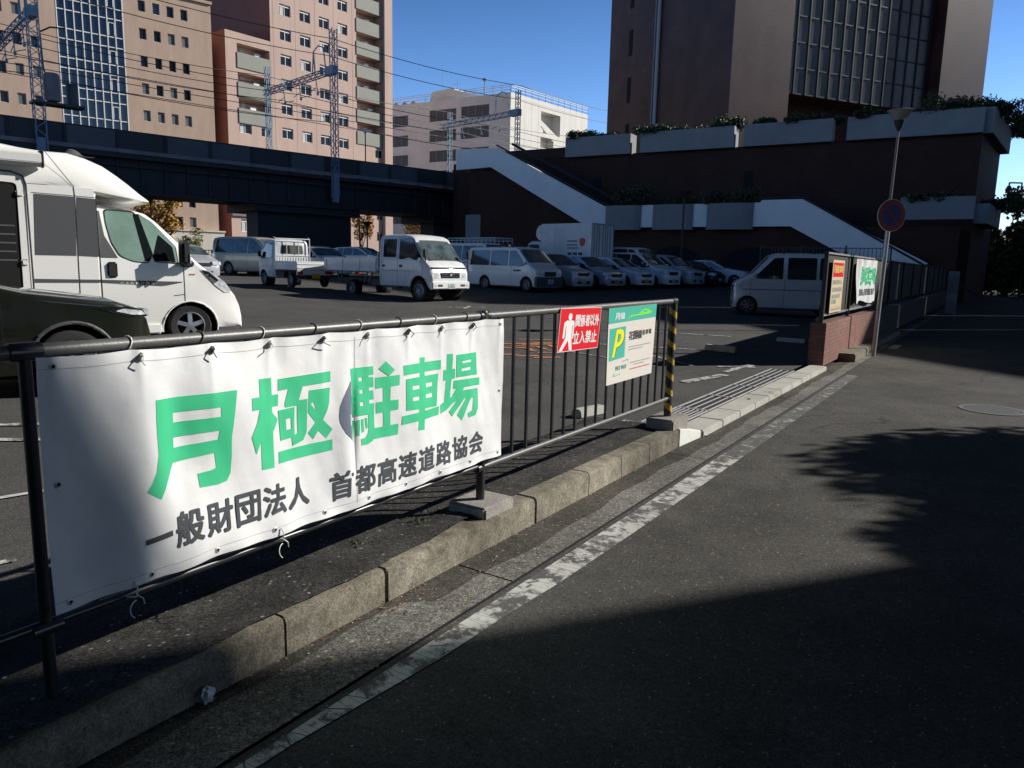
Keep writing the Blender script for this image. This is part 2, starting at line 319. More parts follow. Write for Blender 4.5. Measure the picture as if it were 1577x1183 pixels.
# drain grates
def grate(n0,n1,u0,u1,label):
    t=thing('drain_grate',label,'drain grate',P((u0+u1)/2,(n0+n1)/2,-.088),ZR,'steel drain grates across the lot entrance')
    hw=(n1-n0)/2; hl=(u1-u0)/2
    MB().box(-hw,hw,-hl,hl,-.012,-.006).build('pit','dark_gap',t)
    f=MB(); 
    for a,b in ((-hw,-hw+.014),(hw-.014,hw)): f.box(a,b,-hl,hl,-.005,.005)
    for y in (-hl,hl-.015): f.box(-hw+.02,hw-.02,y,y+.015,-.005,.003)
    f.build('frame','steel',t)
    b=MB(); k=4 if u0>7.7 else 7
    for i in range(1,k): x=-hw+(hw*2)*i/k; b.box(x-.005,x+.005,-hl+.015,hl-.015,-.005,.003)
    c=int((u1-u0)/.5)
    for i in range(1,c): y=-hl+(2*hl)*i/c; b.box(-hw+.02,hw-.02,y-.004,y+.004,-.006,-.003)
    b.build('bars','steel',t)
    return t
grate(-3.0,-2.66,5.75,6.72,'short striped drain grate beside the end post block')
grate(-2.845,-2.49,6.75,7.75,'drain grate just past the end post')
for i in range(4): grate(-2.845,-2.49,7.77+i*1.01,8.76+i*1.01,['drain grate second past the end post','drain grate in the middle of the entrance','drain grate third past the post, near the far half','drain grate nearest the brick wall'][i])
# manhole
t=thing('manhole_cover','round patterned iron manhole cover set in the road','manhole cover',(5.75,8.72,-.163))
MB().lathe([(0,.0),(.30,.0),(.30,-.01)],40).build('lid','steel' if 0 else mat('iron',(.055,.06,.068),.75,metal=0,var=.6,vscale=60,bump=1,bscale=60),t,smooth=30)
MB().lathe([(.305,.001),(.355,.001),(.355,-.01)],40).build('rim',mat('iron_rim',(.12,.125,.14),.6),t)
# painted marks in the lot
def mark(name,polys,m_,label,group=None):
    b=MB()
    for pl in polys:
        c=[P(u,n) for u,n in pl]; 
        b.poly([[(p.x,p.y) for p in c]],lambda x,y:(x,y,lotz(x,y)+.011),maxlen=.5)
    o=b.build(name,m_); struct(o); return o
def ln(u0,n0,u1,n1,wd=.07):
    d=Vector((u1-u0,n1-n0)).normalized(); a=Vector((-d.y,d.x))*wd/2
    return [(u0+a.x,n0+a.y),(u1+a.x,n1+a.y),(u1-a.x,n1-a.y),(u0-a.x,n0-a.y)]
mark('lot_marking',[ln(9.5,-3.42,10.6,-3.20,.15),ln(10.9,-3.3,11.3,-3.25,.1),ln(11.4,-3.55,11.8,-3.1,.12),ln(11.3,-3.3,12.0,-3.2,.12)],'lot_paint','')
mark('lot_marking',[ln(12.6,-7.2,13.6,-4.2,.07),ln(15.9,-7.4,16.5,-4.9,.08),ln(11.2,-3.9,12.5,-5.6,.07),ln(19,-8.5,20,-7.5,.08),ln(17.6,-13.7,18.6,-13.1,.12),ln(17.7,-13.2,18.5,-13.6,.12),ln(10.7,-4.3,11.4,-6.2,.06)],'lot_paint','')
mark('lot_marking',[ln(2.2,-7.9,3.6,-6.3,.10),ln(1.9,-7.4,3.3,-5.8,.09),ln(1.2,-5.2,2.5,-4.9,.05),ln(-1,-4.5,1.6,-3.95,.05)],'lot_paint','')
og=[]
for k in range(4):
    u=10.9+k*.38; og+= [ln(u,-7.35,u+.35,-7.0,.10),ln(u+.35,-7.0,u+.05,-6.65,.10),ln(u-.1,-6.5,u+.3,-6.2,.09)]
for k in range(3): og+=[ln(10.0+k*.1,-6.9+k*.35,10.35+k*.1,-6.6+k*.35,.10)]
og+=[ln(11.3,-7.8,12.9,-6.5,.09),ln(12.4,-7.9,12.9,-7.2,.09),ln(12.9,-7.1,12.5,-6.3,.09)]
mark('lot_lettering',og,'orange_paint','')
# ------------------------------------------------------------ railing fence beside the kerb
def ray(px,py): return FW+RT*(px-788.5)/F-UPV*(py-591.5)/F
def onN(px,py,n):
    d=ray(px,py); t=n/(d.x*N.x+d.y*N.y); p=d*t; return p.x*U.x+p.y*U.y, H+p.z
FN=-2.42; k=FN/-2.58
fence=thing('railing_fence','black steel railing fence with round top rail standing along the verge','railing',P(0,0),ZR)
def rail(name,u0,u1,z,r,m_,seg=16):
    b=MB(); b.bar((FN,u0,z),(FN,u1,z),r,seg); 
    return b.build(name,m_,fence,smooth=40)
PU=(-1.9,1.05,3.42,6.36)
for a,b_ in zip(PU[:-1],PU[1:]):
    rail('top_rail',a+.045,b_-.03,1.131,.0225,'rail_metal'); rail('bottom_rail',a+.02,b_-.02,.262 if a<3 else .252,.015 if a<3 else .019,'fence_metal' if a<3 else 'rail_metal')  # left bottom rails in darker metal: the banner's shade put into their colour
for i,u in enumerate(PU):
    b=MB(); zb=.06 if i>=2 else -.02
    b.bar((FN,u,zb),(FN,u,1.135),(.019,.019,.026,.034)[i],16)
    if i==2: b.lathe([(0,1.165),(.028,1.16),(.034,1.145),(.034,1.10),(0,1.10)],16) ; 
    b2=MB(); b2.v=[Vector((v.x+(FN if False else 0),v.y,v.z)) for v in b.v]; b2.f=b.f; b2.m=b.m
    if i==2:
        n0=16*2
        for q in range(n0,len(b2.v)): b2.v[q]=Vector((b2.v[q].x+FN,b2.v[q].y+u,b2.v[q].z))
    o=b2.build('post','fence_metal',fence,smooth=40)
    for z in (1.131,.25): MB().bar((FN,u-.045,z),(FN,u+.045,z),.029 if z>1 else .025,14).build('rail_joint','fence_metal',fence,smooth=40)
# tiger tape round the end post
b=MB(); u=PU[3]
def tape(a,c):
    an=a*2*PI; return (FN+.0362*cos(an),u+.0362*sin(an),.12+c*.99)
b.grid(tape,24,120)
for fi in range(len(b.f)):
    i=fi%24; j=fi//24; b.m[fi]=1 if ((i/24+j/120*7)%1)<.38 else 0
b.build('warning_tape',[mat('tape_black',(.02,.02,.02),.5),mat('tape_yellow',(.62,.38,.03),.5,var=.3,vscale=30)],fence)
for a,b_ in zip(PU[:-1],PU[1:]):
    nb=15 if a>1 else 18
    nb={-1.9:18,1.05:15,3.42:18}[a]
    for i in range(1,nb):
        u=a+(b_-a)*i/nb; q=MB(); q.box(FN-.008,FN+.008,u-.008,u+.008,.262,1.115); q.build('bar','fence_metal',fence)
def block(u0,u1,n0,n1,zt,lab):
    q=MB(); q.box(n0,n1,u0,u1,-.06,zt); o=q.build('post_base_block','block_concrete',bevel=.012); o.rotation_euler=(0,0,ZR); tag(o,lab,'concrete block','concrete post base blocks')
block(3.28,3.58,-2.55,-2.285,.062,'grey concrete base block under the middle railing post'); block(6.17,6.56,-2.55,-2.29,.088,'grey concrete base block under the striped end post')
# ------------------------------------------------------------ banner
BN=-2.365
banner=thing('banner','large white banner with green and grey Japanese lettering tied to the railing','banner',P(0,0),ZR)
BU0,BU1=1.055,3.555
_ties=[BU0+.045+i*(BU1-BU0-.09)/9 for i in range(10)]
def wav(u,z):
    """bulge of the cloth towards the road"""
    t=(u-BU0)/(BU1-BU0); zz=(z-.31)/.81
    e=min(1,4*zz*(1-zz))**.5 if 0<zz<1 else 0
    d=.010*sin(u*5.1+.6)*e+.006*sin(u*13+z*5)*e
    d+=.020*math.exp(-((u-1.33-(z-.7)*.14)/.10)**2)*(.35+.65*e)-.012*math.exp(-((u-1.50)/.07)**2)*e
    d+=.006*sin((z*9+u*3.2))*math.exp(-((u-1.62)/.22)**2)*e*2
    d+=-.02*math.exp(-((u-2.352)/.016)**2)*math.exp(-((z-.70)/.18)**2)+.010*math.exp(-((u-2.30)/.05)**2)*e
    d+=.004*sin(u*34+z*3)*max(0,(zz-.86)/.14)+.005*sin(u*29+z*4)*max(0,(.16-zz)/.16)
    d+=.007*sin(u*8-z*11)*math.exp(-((u-3.2)/.3)**2)*e
    d+=.0005*sin(u*61+z*23)*e+.0005*sin(u*23-z*47)*e
    for ui in _ties: d+=.006*math.exp(-((u-ui)/.016)**2)*math.exp(-max(0,1.118-z)/.13)-.003*math.exp(-((u-ui-.045)/.03)**2)*math.exp(-max(0,1.118-z)/.2)
    return d
def bfn(u,z,ex=0): return (BN+wav(u,z)+ex,u,z)
def bedge(a,c):
    u=BU0+(BU1-BU0)*a; sag=.006*abs(sin((u-BU0)*PI/.29))
    zt=1.118-sag-.012*(1-a)*0; zb=.305+.008*abs(sin((u-BU0)*PI/.42))-.02*a*(1-a)
    return u,zb+(zt-zb)*c
q=MB(); q.grid(lambda a,c: bfn(*bedge(a,c)),300,90)
cm=mat('banner_cloth',(.80,.80,.79),.55,var=.08,vscale=2.6,bump=.22,bscale=7,col2=(.66,.67,.69)); o=q.build('cloth',cm,banner,smooth=80)
# folded hem lines
q=MB()
def strip(fn,pts,wd,ex,mbx,mi=0):
    for (a0,b0),(a1,b1) in zip(pts[:-1],pts[1:]):
        d=Vector((a1-a0,b1-b0)); 
        if d.length<1e-6: continue
        d.normalize(); s_=Vector((-d.y,d.x))*wd/2
        mbx.add([fn(a0+s_.x,b0+s_.y,ex),fn(a1+s_.x,b1+s_.y,ex),fn(a1-s_.x,b1-s_.y,ex),fn(a0-s_.x,b0-s_.y,ex)],[(0,1,2,3)],mi)
for c in (.955,.045): strip(bfn,[bedge(i/160,c) for i in range(161)],.0022,.0012,q)
strip(bfn,[(2.3625,.33+i*.02) for i in range(39)],.003,.0012,q)
q.build('hem_stitching',mat('stitch',(.45,.45,.47),.8),banner)
GA=(0,480,3.9425); GB=(380,460,3.6976); GC=(500,480,5.2567)
CH=[ # 月
 (GA,[[(928,535),(1427,473),(1416,620),(1405,760),(1410,880),(1408,980),(1388,1028),(1340,1050),(1225,1072),(1213,988),(1290,966),(1322,948),(1310,858),(1060,922),(1030,1000),(1000,1075),(965,1137),(862,1090),(905,1030),(932,975),(952,870),(940,740)],[(1052,615),(1328,577),(1334,635),(1056,674)],[(1060,768),(1330,720),(1325,775),(1066,830)]]),
 # 極
 (GB,[[(73,460),(147,451),(165,963),(90,977)]]),(GB,[[(28,568),(190,545),(190,612),(30,640)]]),(GB,[[(80,620),(120,640),(108,745),(58,888),(27,790),(62,705)]]),(GB,[[(140,630),(188,690),(163,755),(135,715)]]),
 (GB,[[(188,460),(477,412),(477,472),(188,527)]]),(GB,[[(250,505),(328,492),(306,580),(353,570),(353,760),(337,808),(275,842),(268,785),(290,778),(303,765),(299,610),(232,622),(228,602)]]),
 (GB,[[(190,640),(284,618),(286,788),(205,812)],[(235,688),(265,680),(268,742),(240,752)]]),
 (GB,[[(360,524),(474,505),(470,590),(458,640),(438,690),(488,742),(457,795),(414,752),(390,802),(360,768),(398,705),(358,650)],[(372,602),(386,590),(404,640)]]),
 (GB,[[(190,875),(488,800),(490,862),(192,942)]]),
 # 駐
 (GC,[[(205,462),(390,440),(393,508),(352,515),(352,530),(390,528),(395,608),(358,615),(358,640),(392,635),(397,708),(360,714),(362,745),(400,740),(400,980),(385,1045),(345,1072),(292,1082),(288,1030),(325,1018),(345,985),(353,940),(350,832),(238,852),(222,620)],[(273,535),(305,530),(307,560),(275,564)],[(280,635),(310,630),(312,660),(282,664)],[(284,735),(314,730),(316,760),(286,766)]]),
 (GC,[[(228,885),(250,882),(246,960),(232,1062),(219,1040)]]),(GC,[[(262,878),(282,875),(283,950),(275,1005),(257,1010)]]),(GC,[[(292,870),(312,868),(318,970),(296,980)]]),(GC,[[(322,860),(340,858),(347,935),(332,950)]]),
 (GC,[[(483,400),(553,470),(507,520),(430,462)]]),(GC,[[(405,535),(590,508),(588,592),(408,625)]]),(GC,[[(465,580),(520,570),(525,1005),(470,1012)]]),(GC,[[(412,735),(582,708),(580,788),(415,825)]]),(GC,[[(390,945),(585,903),(582,990),(388,1032)]]),
 # 車
 (GC,[[(765,372),(808,368),(806,420),(797,952),(742,960),(760,500)]]),(GC,[[(620,435),(940,390),(938,465),(622,515)]]),(GC,[[(640,545),(920,500),(910,765),(642,800)],[(695,600),(762,590),(762,620),(695,632)],[(812,577),(872,568),(872,600),(812,612)],[(695,690),(760,680),(760,712),(695,722)],[(810,668),(872,655),(872,688),(810,698)]]),(GC,[[(612,845),(935,765),(930,835),(608,915)]]),
 # 場
 (GC,[[(990,345),(1033,340),(1030,745),(982,775)]]),(GC,[[(962,475),(1055,460),(1058,540),(965,560)]]),(GC,[[(948,755),(1045,690),(1052,745),(1000,800),(950,830)]]),
 (GC,[[(1062,350),(1240,328),(1250,510),(1068,532)],[(1115,400),(1198,386),(1198,405),(1115,418)],[(1112,460),(1195,445),(1195,470),(1112,483)]]),(GC,[[(1050,560),(1268,532),(1265,592),(1052,628)]]),
 (GC,[[(1078,622),(1142,615),(1090,720),(1048,748),(1040,700)]]),(GC,[[(1120,640),(1250,618),(1248,690),(1105,708)]]),(GC,[[(1105,695),(1152,688),(1048,852),(1022,812)]]),(GC,[[(1160,690),(1198,682),(1118,882),(1085,840)]]),(GC,[[(1212,665),(1249,655),(1240,780),(1220,835),(1168,858),(1160,822),(1197,795)]]),
]
q=MB()
for i,((ox,oy,sc),loops) in enumerate(CH):
    L2=[[onN(ox+x/sc,oy+y/sc,BN) for x,y in lp] for lp in loops]
    ex=.0011+(i%4)*.0002
    q.poly(L2,lambda a,b_,ex=ex: bfn(a,b_,ex),maxlen=.016)
gm=mat('banner_green',(.055,.56,.27),.5,var=.08,vscale=5); q.build('large_lettering',gm,banner,smooth=80)
q=MB()
lo=lambda u: .392+( -.012)*(u-1.35)
def putc(s,u0,u1,zc,h):
    wdt=(u1-u0)/len(s)
    for i,c in enumerate(s):
        a0=u0+i*wdt+wdt*.07; a1=u0+(i+1)*wdt-wdt*.07
        if c=='一': q.poly([[(a0,zc-.010),(a1,zc-.010),(a1,zc+.010),(a0,zc+.010)]],lambda a,b_: bfn(a,b_,.0022),maxlen=.02); continue
        text(q,c,bfn,a0,a1,zc-h/2,zc+h/2,.0042,off=.0014)
dm_=mat('banner_grey',(.060,.068,.078),.55)
putc('一般財団法人',1.335,2.10,.458,.122); q.build('small_lettering',dm_,banner,smooth=80)
q=MB(); putc('首都高速道路協会',2.20,3.37,.432,.122); q.build('small_lettering',dm_,banner,smooth=80)
# grey-blue crescent painted on at the seam, standing in for the fold's shadow
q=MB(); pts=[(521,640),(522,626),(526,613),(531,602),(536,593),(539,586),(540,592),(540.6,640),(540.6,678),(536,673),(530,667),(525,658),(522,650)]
q.poly([[onN(x,y,BN) for x,y in pts]],lambda a,b_: bfn(a,b_,.0016),maxlen=.03); q.build('fold_shadow',mat('fold_shadow_blue',(.13,.15,.21),.7),banner)
# eyelets
ey=[]
for i in range(10): u=BU0+.045+i*(BU1-BU0-.09)/9; ey+= [(u,1.088),(u,.335)]
ey+=[(BU0+.04,.72),(BU1-.03,.70)]
for u,z in ey:
    x,y,zz=bfn(u,z,.002); q=MB()
    for a in range(10):
        an=2*PI*a/10; an2=2*PI*(a+1)/10
        q.add([(x,u+.0115*cos(an),z+.0115*sin(an)),(x,u+.0115*cos(an2),z+.0115*sin(an2)),(x+.002,u+.006*cos(an2),z+.006*sin(an2)),(x+.002,u+.006*cos(an),z+.006*sin(an))],[(0,1,2,3)],0)
        q.add([(x+.001,u,z),(x+.0012,u+.006*cos(an),z+.006*sin(an)),(x+.0012,u+.006*cos(an2),z+.006*sin(an2))],[(0,1,2)],1)
    q.build('eyelet',['steel','dark_gap'],banner)
# ties round the rail
TG='white cord ties holding the banner'
tl=['at the shaded upper left of the banner','second from the left on the top rail','third from the left on the top rail','above the left of the big lettering','above the seam','above the fifth green character','second from the right end','near the right end, by the middle post']
rr=random.Random(3)
for i in range(1,9):
    u=BU0+.045+i*(BU1-BU0-.09)/9; q=MB(); x,y,z=bfn(u,1.088,.004)
    pts=[]
    for a in range(15):
        an=-2.2+a*2*PI/14; pts.append((FN+.0265*cos(an),u+.004*sin(an*2)+(a-7)*.0012,1.131+.0265*sin(an)))
    q.tube(pts,.0028,5); q.tube([pts[0],(x+.006,u+.004,1.105),(x+.004,u,1.086)],.0028,5); q.tube([pts[-1],(x+.008,u-.003,1.10),(x,u-.002,1.08)],.0028,5)
    q.lathe([(0,-.006),(.007,-.003),(.007,.003),(0,.006)],8); 
    for jv in range(len(q.v)-32,len(q.v)): q.v[jv]=q.v[jv]+Vector((x+.008,u,1.098))
    e1=Vector((x+.01,u,1.096)); q.tube([e1,e1+Vector((.008,rr.uniform(-.02,.02),-.012)),e1+Vector((.006,rr.uniform(-.035,.035),-.03))],.0022,5)
    o=q.build('cord_tie','tie_white' if i%2 else mat('tie_dark',(.12,.11,.10),.6),smooth=60); o.rotation_euler=(0,0,ZR); tag(o,('pale' if i%2 else 'dark')+' cord tie '+tl[i-1],'cord tie',TG)
for i,(u,lb) in enumerate(((1.30,'loose looped cord hanging under the shaded lower left of the banner'),(1.93,'knotted pale cord at the banner bottom edge under the small lettering'))):
    q=MB(); x,y,z=bfn(u,.33,.004)
    q.tube([(x,u,.335),(x+.01,u+.004,.31),(x+.004,u+.002,.28),(FN+.02,u,.262)],.0028,5); q.tube([(x+.01,u,.29),(x+.016,u+.018,.272),(x+.014,u+.022,.25)],.0022,5)
    q.tube([(x+.004+.004*j,u+.012*cos(a)-.012-.002*j,.268-.004*j+.012*sin(a)) for j,a in enumerate([j*.6 for j in range(9)])],.002,5)
    o=q.build('cord_tie','tie_white',smooth=60); o.rotation_euler=(0,0,ZR); tag(o,lb,'cord tie',TG)
# ------------------------------------------------------------ signs on the railing
SN=-2.388
def plate_fn(n): return lambda a,b_,ex=0: (n+ex,a,b_)
sf=plate_fn(SN)
def quadpx(pts,n): return [onN(x,y,n) for x,y in pts]
t=thing('no_entry_sign','red sign with white walking figure and white Japanese lettering on the railing','sign',P(0,0),ZR)
c=quadpx([(864,475),(926.5,473),(920,535.5),(857.5,543.5)],SN); u0,z1=c[0]; u1=c[1][0]; z0=(c[2][1]+c[3][1])/2
q=MB(); q.prism([(a,b_) for a,b_ in c],'x',SN-.006,SN); q.v=[Vector((v.x,v.y,v.z)) for v in q.v]; q.build('panel',mat('sign_red',(.74,.012,.022),.35),t)
def sm(s,tt):  # bilinear in sign corners
    top=Vector(c[0]).lerp(Vector(c[1]),s); bot=Vector(c[3]).lerp(Vector(c[2]),s); p=bot.lerp(top,tt); return p.x,p.y
def sfn(s,tt,ex=0): a,b_=sm(s,tt); return (SN+ex,a,b_)
q=MB()
for seg in ([(0,0),(1,0),(1,.012),(0,.012)],[(0,.988),(1,.988),(1,1),(0,1)],[(0,.012),(.006,.012),(.006,.988),(0,.988)],[(.994,.012),(1,.012),(1,.988),(.994,.988)]): q.add([sfn(a,b_,.001) for a,b_ in seg],[(0,1,2,3)])
q.add([sfn(.235+.045*cos(2*PI*i/20),.80+.082*sin(2*PI*i/20),.0012) for i in range(20)],[list(range(20))])
q.poly([[(.13,.70),(.17,.715),(.29,.715),(.33,.70),(.345,.66),(.345,.30),(.315,.28),(.31,.30),(.312,.60),(.30,.60),(.30,.33),(.335,.02),(.27,.02),(.225,.26),(.10,.02),(.03,.02),(.16,.32),(.16,.60),(.15,.60),(.135,.32),(.10,.30),(.09,.33),(.105,.66)]],lambda a,b_: sfn(a,b_,.0012))
for s,a0,a1,b0,b1 in (('関係者以外',.36,.965,.56,.83),('立入禁止',.34,.94,.16,.45)):
    w_=(a1-a0)/len(s)
    for i,ch in enumerate(s): text(q,ch,sfn,a0+i*w_+w_*.05,a0+(i+1)*w_-w_*.05,b0,b1,.006,off=.001)
q.build('lettering',mat('sign_white',(.82,.80,.80),.4),t)
t=thing('parking_sign','cream and green parking sign with big yellow P on the railing','sign',P(0,0),ZR)
c=quadpx([(938,475.5),(1011.5,468),(1003,574.5),(933.5,594.5)],SN)
q=MB(); q.prism(list(c),'x',SN-.006,SN); q.build('panel',mat('sign_cream',(.72,.68,.62),.4),t)
q=MB()
for pl in ([(0,.80),(1,.815),(1,1),(0,1)],[(.03,.31),(.345,.33),(.345,.745),(.03,.735)]): q.add([sfn(a,b_,.001) for a,b_ in pl],[(0,1,2,3)])
q.build('green_panels',mat('sign_green',(.07,.47,.36),.4),t)
q=MB(); pl=[[(.09,.345),(.13,.345),(.155,.47),(.22,.485),(.285,.53),(.315,.60),(.30,.685),(.235,.71),(.155,.705)],[(.175,.535),(.225,.545),(.262,.59),(.255,.64),(.215,.655),(.185,.65)]]
pl=[[(.085,.35),(.135,.35),(.165,.478),(.235,.492),(.295,.545),(.318,.62),(.30,.69),(.24,.715),(.16,.71)],[(.18,.54),(.22,.548),(.25,.59),(.25,.64),(.215,.655),(.192,.652)]]
q.poly([[(a+.012,b_-.008) for a,b_ in l] for l in pl],lambda a,b_: sfn(a,b_,.0014)); q.build('letter_shadow','ink_dark',t)
q=MB(); q.poly(pl,lambda a,b_: sfn(a,b_,.0022)); q.build('letter_p',mat('sign_yellow',(.82,.80,.02),.4),t)
q=MB(); q.poly([[(.36,.835),(.45,.885),(.60,.885),(.66,.93),(.73,.955),(.80,.94),(.90,.90),(.86,.875),(.60,.868),(.46,.862)],[(.68,.905),(.80,.905),(.77,.925),(.70,.93)]],lambda a,b_: sfn(a,b_,.0016)); q.build('car_emblem',mat('sign_lime',(.22,.78,.05),.4),t)
q=MB()
for i,ch in enumerate('月極'): text(q,ch,sfn,.12+i*.10,.21+i*.10,.845,.93,.002,off=.0012)
q.build('white_lettering','sign_white',t)
q=MB()
for i,ch in enumerate('花園橋'): text(q,ch,sfn,.42+i*.095,.51+i*.095,.545,.66,.0035,off=.001)
for i,ch in enumerate('駐車場'): text(q,ch,sfn,.712+i*.07,.775+i*.07,.585,.655,.002,off=.001)
for b_ in (.44,.405): 
    q.add([sfn(.43,b_,.001),sfn(.445,b_,.001),sfn(.445,b_+.014,.001),sfn(.43,b_+.014,.001)],[(0,1,2,3)])
q.build('black_lettering','ink_dark',t)
q=MB()
for a0,a1,b_ in ((.46,.92,.445),(.46,.74,.41),(.47,.93,.225),(.56,.80,.19)):
    a=a0
    while a<a1: q.add([sfn(a,b_,.001),sfn(a+.010,b_,.001),sfn(a+.010,b_+.012,.001),sfn(a,b_+.012,.001)],[(0,1,2,3)]); a+=.016
q.build('fine_print',mat('ink_grey',(.28,.30,.31),.5),t)
q=MB(); a=.47
while a<.93: q.add([sfn(a,.135,.001),sfn(a+.010,.135,.001),sfn(a+.010,.15,.001),sfn(a,.15,.001)],[(0,1,2,3)]); a+=.015
q.build('red_fine_print',mat('ink_red',(.72,.10,.12),.5),t)
q=MB(); text(q,'MEX WAY',sfn,.17,.40,.17,.225,.0015,off=.001)
for i in range(10): a=.13+.02*i; 
strip(lambda a,b_,ex: sfn(a,b_,ex),[(.17,.135),(.135,.12),(.13,.105),(.16,.10),(.28,.112)],.009,.001,q); strip(lambda a,b_,ex: sfn(a,b_,ex),[(.30,.27),(.40,.285),(.435,.28),(.42,.265)],.009,.001,q)
q.build('logo',mat('ink_teal',(.05,.38,.30),.5),t)
# ------------------------------------------------------------ brick wall with board fence
brick('brick_red',(.255,.115,.088),(.20,.085,.066),(.13,.07,.055),.22,.065,.007,var=.35)
WN=-2.30
wall=thing('brick_wall','low red brick wall carrying a dark metal panel fence beyond the entrance','brick wall',P(12.95,WN,-.12),ZR)
q=MB(); q.box(-.25,0,0,3.05,0,.71); q.build('masonry','brick_red',wall,bevel=.006)
q=MB(); q.box(-.25,-.002,3.08,5.9,0,.68); q.build('masonry','brick_red',wall)
q=MB(); q.box(-.25,-.006,5.93,34,0,.66); q.build('masonry',mat('wall_dark',(.05,.042,.038),.9,var=.4,vscale=3),wall)  # far stretch in near-black: the wall's deep shade put into the colour
q=MB(); q.box(-.26,.28,1.4,3.0,-.06,.10); q.box(-.02,.24,3.02,9,-.06,.06); q.build('footing',mat('old_concrete',(.20,.18,.14),.95,var=.6,vscale=8,bump=.5,bscale=60,col2=(.07,.065,.04)),wall,bevel=.02)
q=MB(); q.box(-.2,-.1,.02,.2,.71,.80); q.build('mortar_lump','old_concrete',wall,bevel=.03)
pf=thing('panel_fence','dark metal panel fence with pale top rail on the brick wall','fence',P(12.95,WN-.10,.59),ZR)
for i,u in enumerate((.06,2.55,5.6,8.6,11.6,14.6,17.6,20.6,23.6,26.6,29.6,32.6)):
    MB().box(-.03,.03,u-.03,u+.03,-.0,1.16).build('post','fence_metal',pf)
q=MB()
for a,b_ in ((.09,2.52),(2.58,5.57)): q.box(-.018,.018,a,b_,1.12,1.15); q.box(-.018,.018,a,b_,.10,.13)
q.build('rail',mat('pale_rail',(.42,.42,.42),.4,metal=.5),pf)
q=MB()
for a,b_ in [(.09,2.52),(2.58,5.57)]+[(5.63+3*i,8.57+3*i) for i in range(9)]: q.box(-.022,-.010,a,b_,.10,1.13)
q.build('panel',mat('fence_panel',(.018,.022,.020),.6),pf)
q=MB()
for i in range(9): q.box(-.018,.018,5.63+3*i,8.57+3*i,1.12,1.15)
q.build('rail','fence_metal',pf)
t=thing('notice_board_sign','yellow and red parking notice board on the panel fence','sign',P(12.95,WN-.05,0),ZR)
c=[(.42,1.62),(1.50,1.62),(1.50,.73),(.42,.73)]
SN=0
q=MB(); q.prism(c,'x',-.008,0); q.build('panel',mat('sign_tan',(.66,.50,.24),.4,var=.25,vscale=1.3,col2=(.70,.62,.50)),t)
q=MB(); q.add([sfn(.05,.68,.001),sfn(.95,.68,.001),sfn(.95,.95,.001),sfn(.05,.95,.001)],[(0,1,2,3)]); q.build('red_panel','sign_red',t)
q=MB()
for i,ch in enumerate('月極駐車場'): text(q,ch,sfn,.08+i*.165,.235+i*.165,.76,.90,.006,off=.0015)
q.build('title_lettering',mat('sign_gold',(.80,.55,.18),.4),t)
q=MB()
for i,(b0,s) in enumerate(((.54,'一般財団法人'),(.40,'首都高速道路'),(.27,'協会駐車場'),(.17,'花園橋'))):
    w_=.85/6
    for j,ch in enumerate(s): text(q,ch,sfn,.08+j*w_,.08+(j+.85)*w_,b0,b0+.08,.003,off=.001)
q.add([sfn(.04,.105,.001),sfn(.96,.105,.001),sfn(.96,.112,.001),sfn(.04,.112,.001)],[(0,1,2,3)])
a=.08
while a<.9: q.add([sfn(a,.04,.001),sfn(a+.04,.04,.001),sfn(a+.04,.08,.001),sfn(a,.08,.001)],[(0,1,2,3)]); a+=.06
q.build('body_lettering','ink_grey',t)
b2=thing('creased_banner','small creased white banner with green lettering on the panel fence','banner',P(12.95,WN-.045,0),ZR)
def b2f(a,b_,ex=0):
    t_=(a-2.72)/2.6; z=(b_-.80)/.88
    return (.03+.028*sin(a*7+sin(b_*3)*1.4)*(.4+.6*z)+.016*sin(a*15-b_*3.2)+.02*sin(a*3)+ex,a,b_)
q=MB(); q.grid(lambda a,c: b2f(2.72+2.6*a,.82+.04*sin(a*6)*(1-c)+.86*c),90,24); q.build('cloth',cm,b2,smooth=80)
q=MB()
for j,ch in enumerate('月極駐車場'): text(q,ch,b2f,2.95+j*.44,2.95+j*.44+.40,1.18,1.52,.02,off=.004)
q.build('large_lettering',gm,b2)
q=MB()
for j,ch in enumerate('一般財団法人首都高速道路協会'): text(q,ch,b2f,2.85+j*.165,2.85+j*.165+.14,.96,1.09,.006,off=.004)
q.build('small_lettering',dm_,b2)
# ------------------------------------------------------------ no-parking sign pole and street lamp behind it
pp=G=None
def ground_pt(px,py,z):
    d=ray(px,py); t=(z-H)/d.z; return Vector((d.x*t,d.y*t,z))
p=ground_pt(1345,545,-.13)
t=thing('no_parking_sign','round red and blue no-parking sign on a pale pole beside the brick wall','road sign',p,R(12))
q=MB(); q.bar((0,0,-.1),(.060,0,2.92),.038,18); q.build('pole',mat('pole_pale',(.50,.50,.50),.4,metal=.3,var=.15,vscale=6),t,smooth=40)
q=MB(); q.lathe([(0,.0),(.30,.0),(.30,-.012),(0,-.012)],40,'y'); o=q.build('sign_disc',mat('sign_rim',(.55,.53,.50),.5),t); o.location=(.050,-.05,2.62)
def disc_ring(r0,r1,y,mname,seg=40):
    b=MB()
    for i in range(seg):
        a,b_=2*PI*i/seg,2*PI*(i+1)/seg
        b.add([(r0*cos(a),y,r0*sin(a)),(r1*cos(a),y,r1*sin(a)),(r1*cos(b_),y,r1*sin(b_)),(r0*cos(b_),y,r0*sin(b_))],[(0,1,2,3)])
    return b.build('marking',mname,o)
disc_ring(.20,.290,-.0145,mat('sign_dullred',(.22,.02,.02),.6)); disc_ring(0,.20,-.0145,mat('sign_blue',(.01,.025,.20),.6))
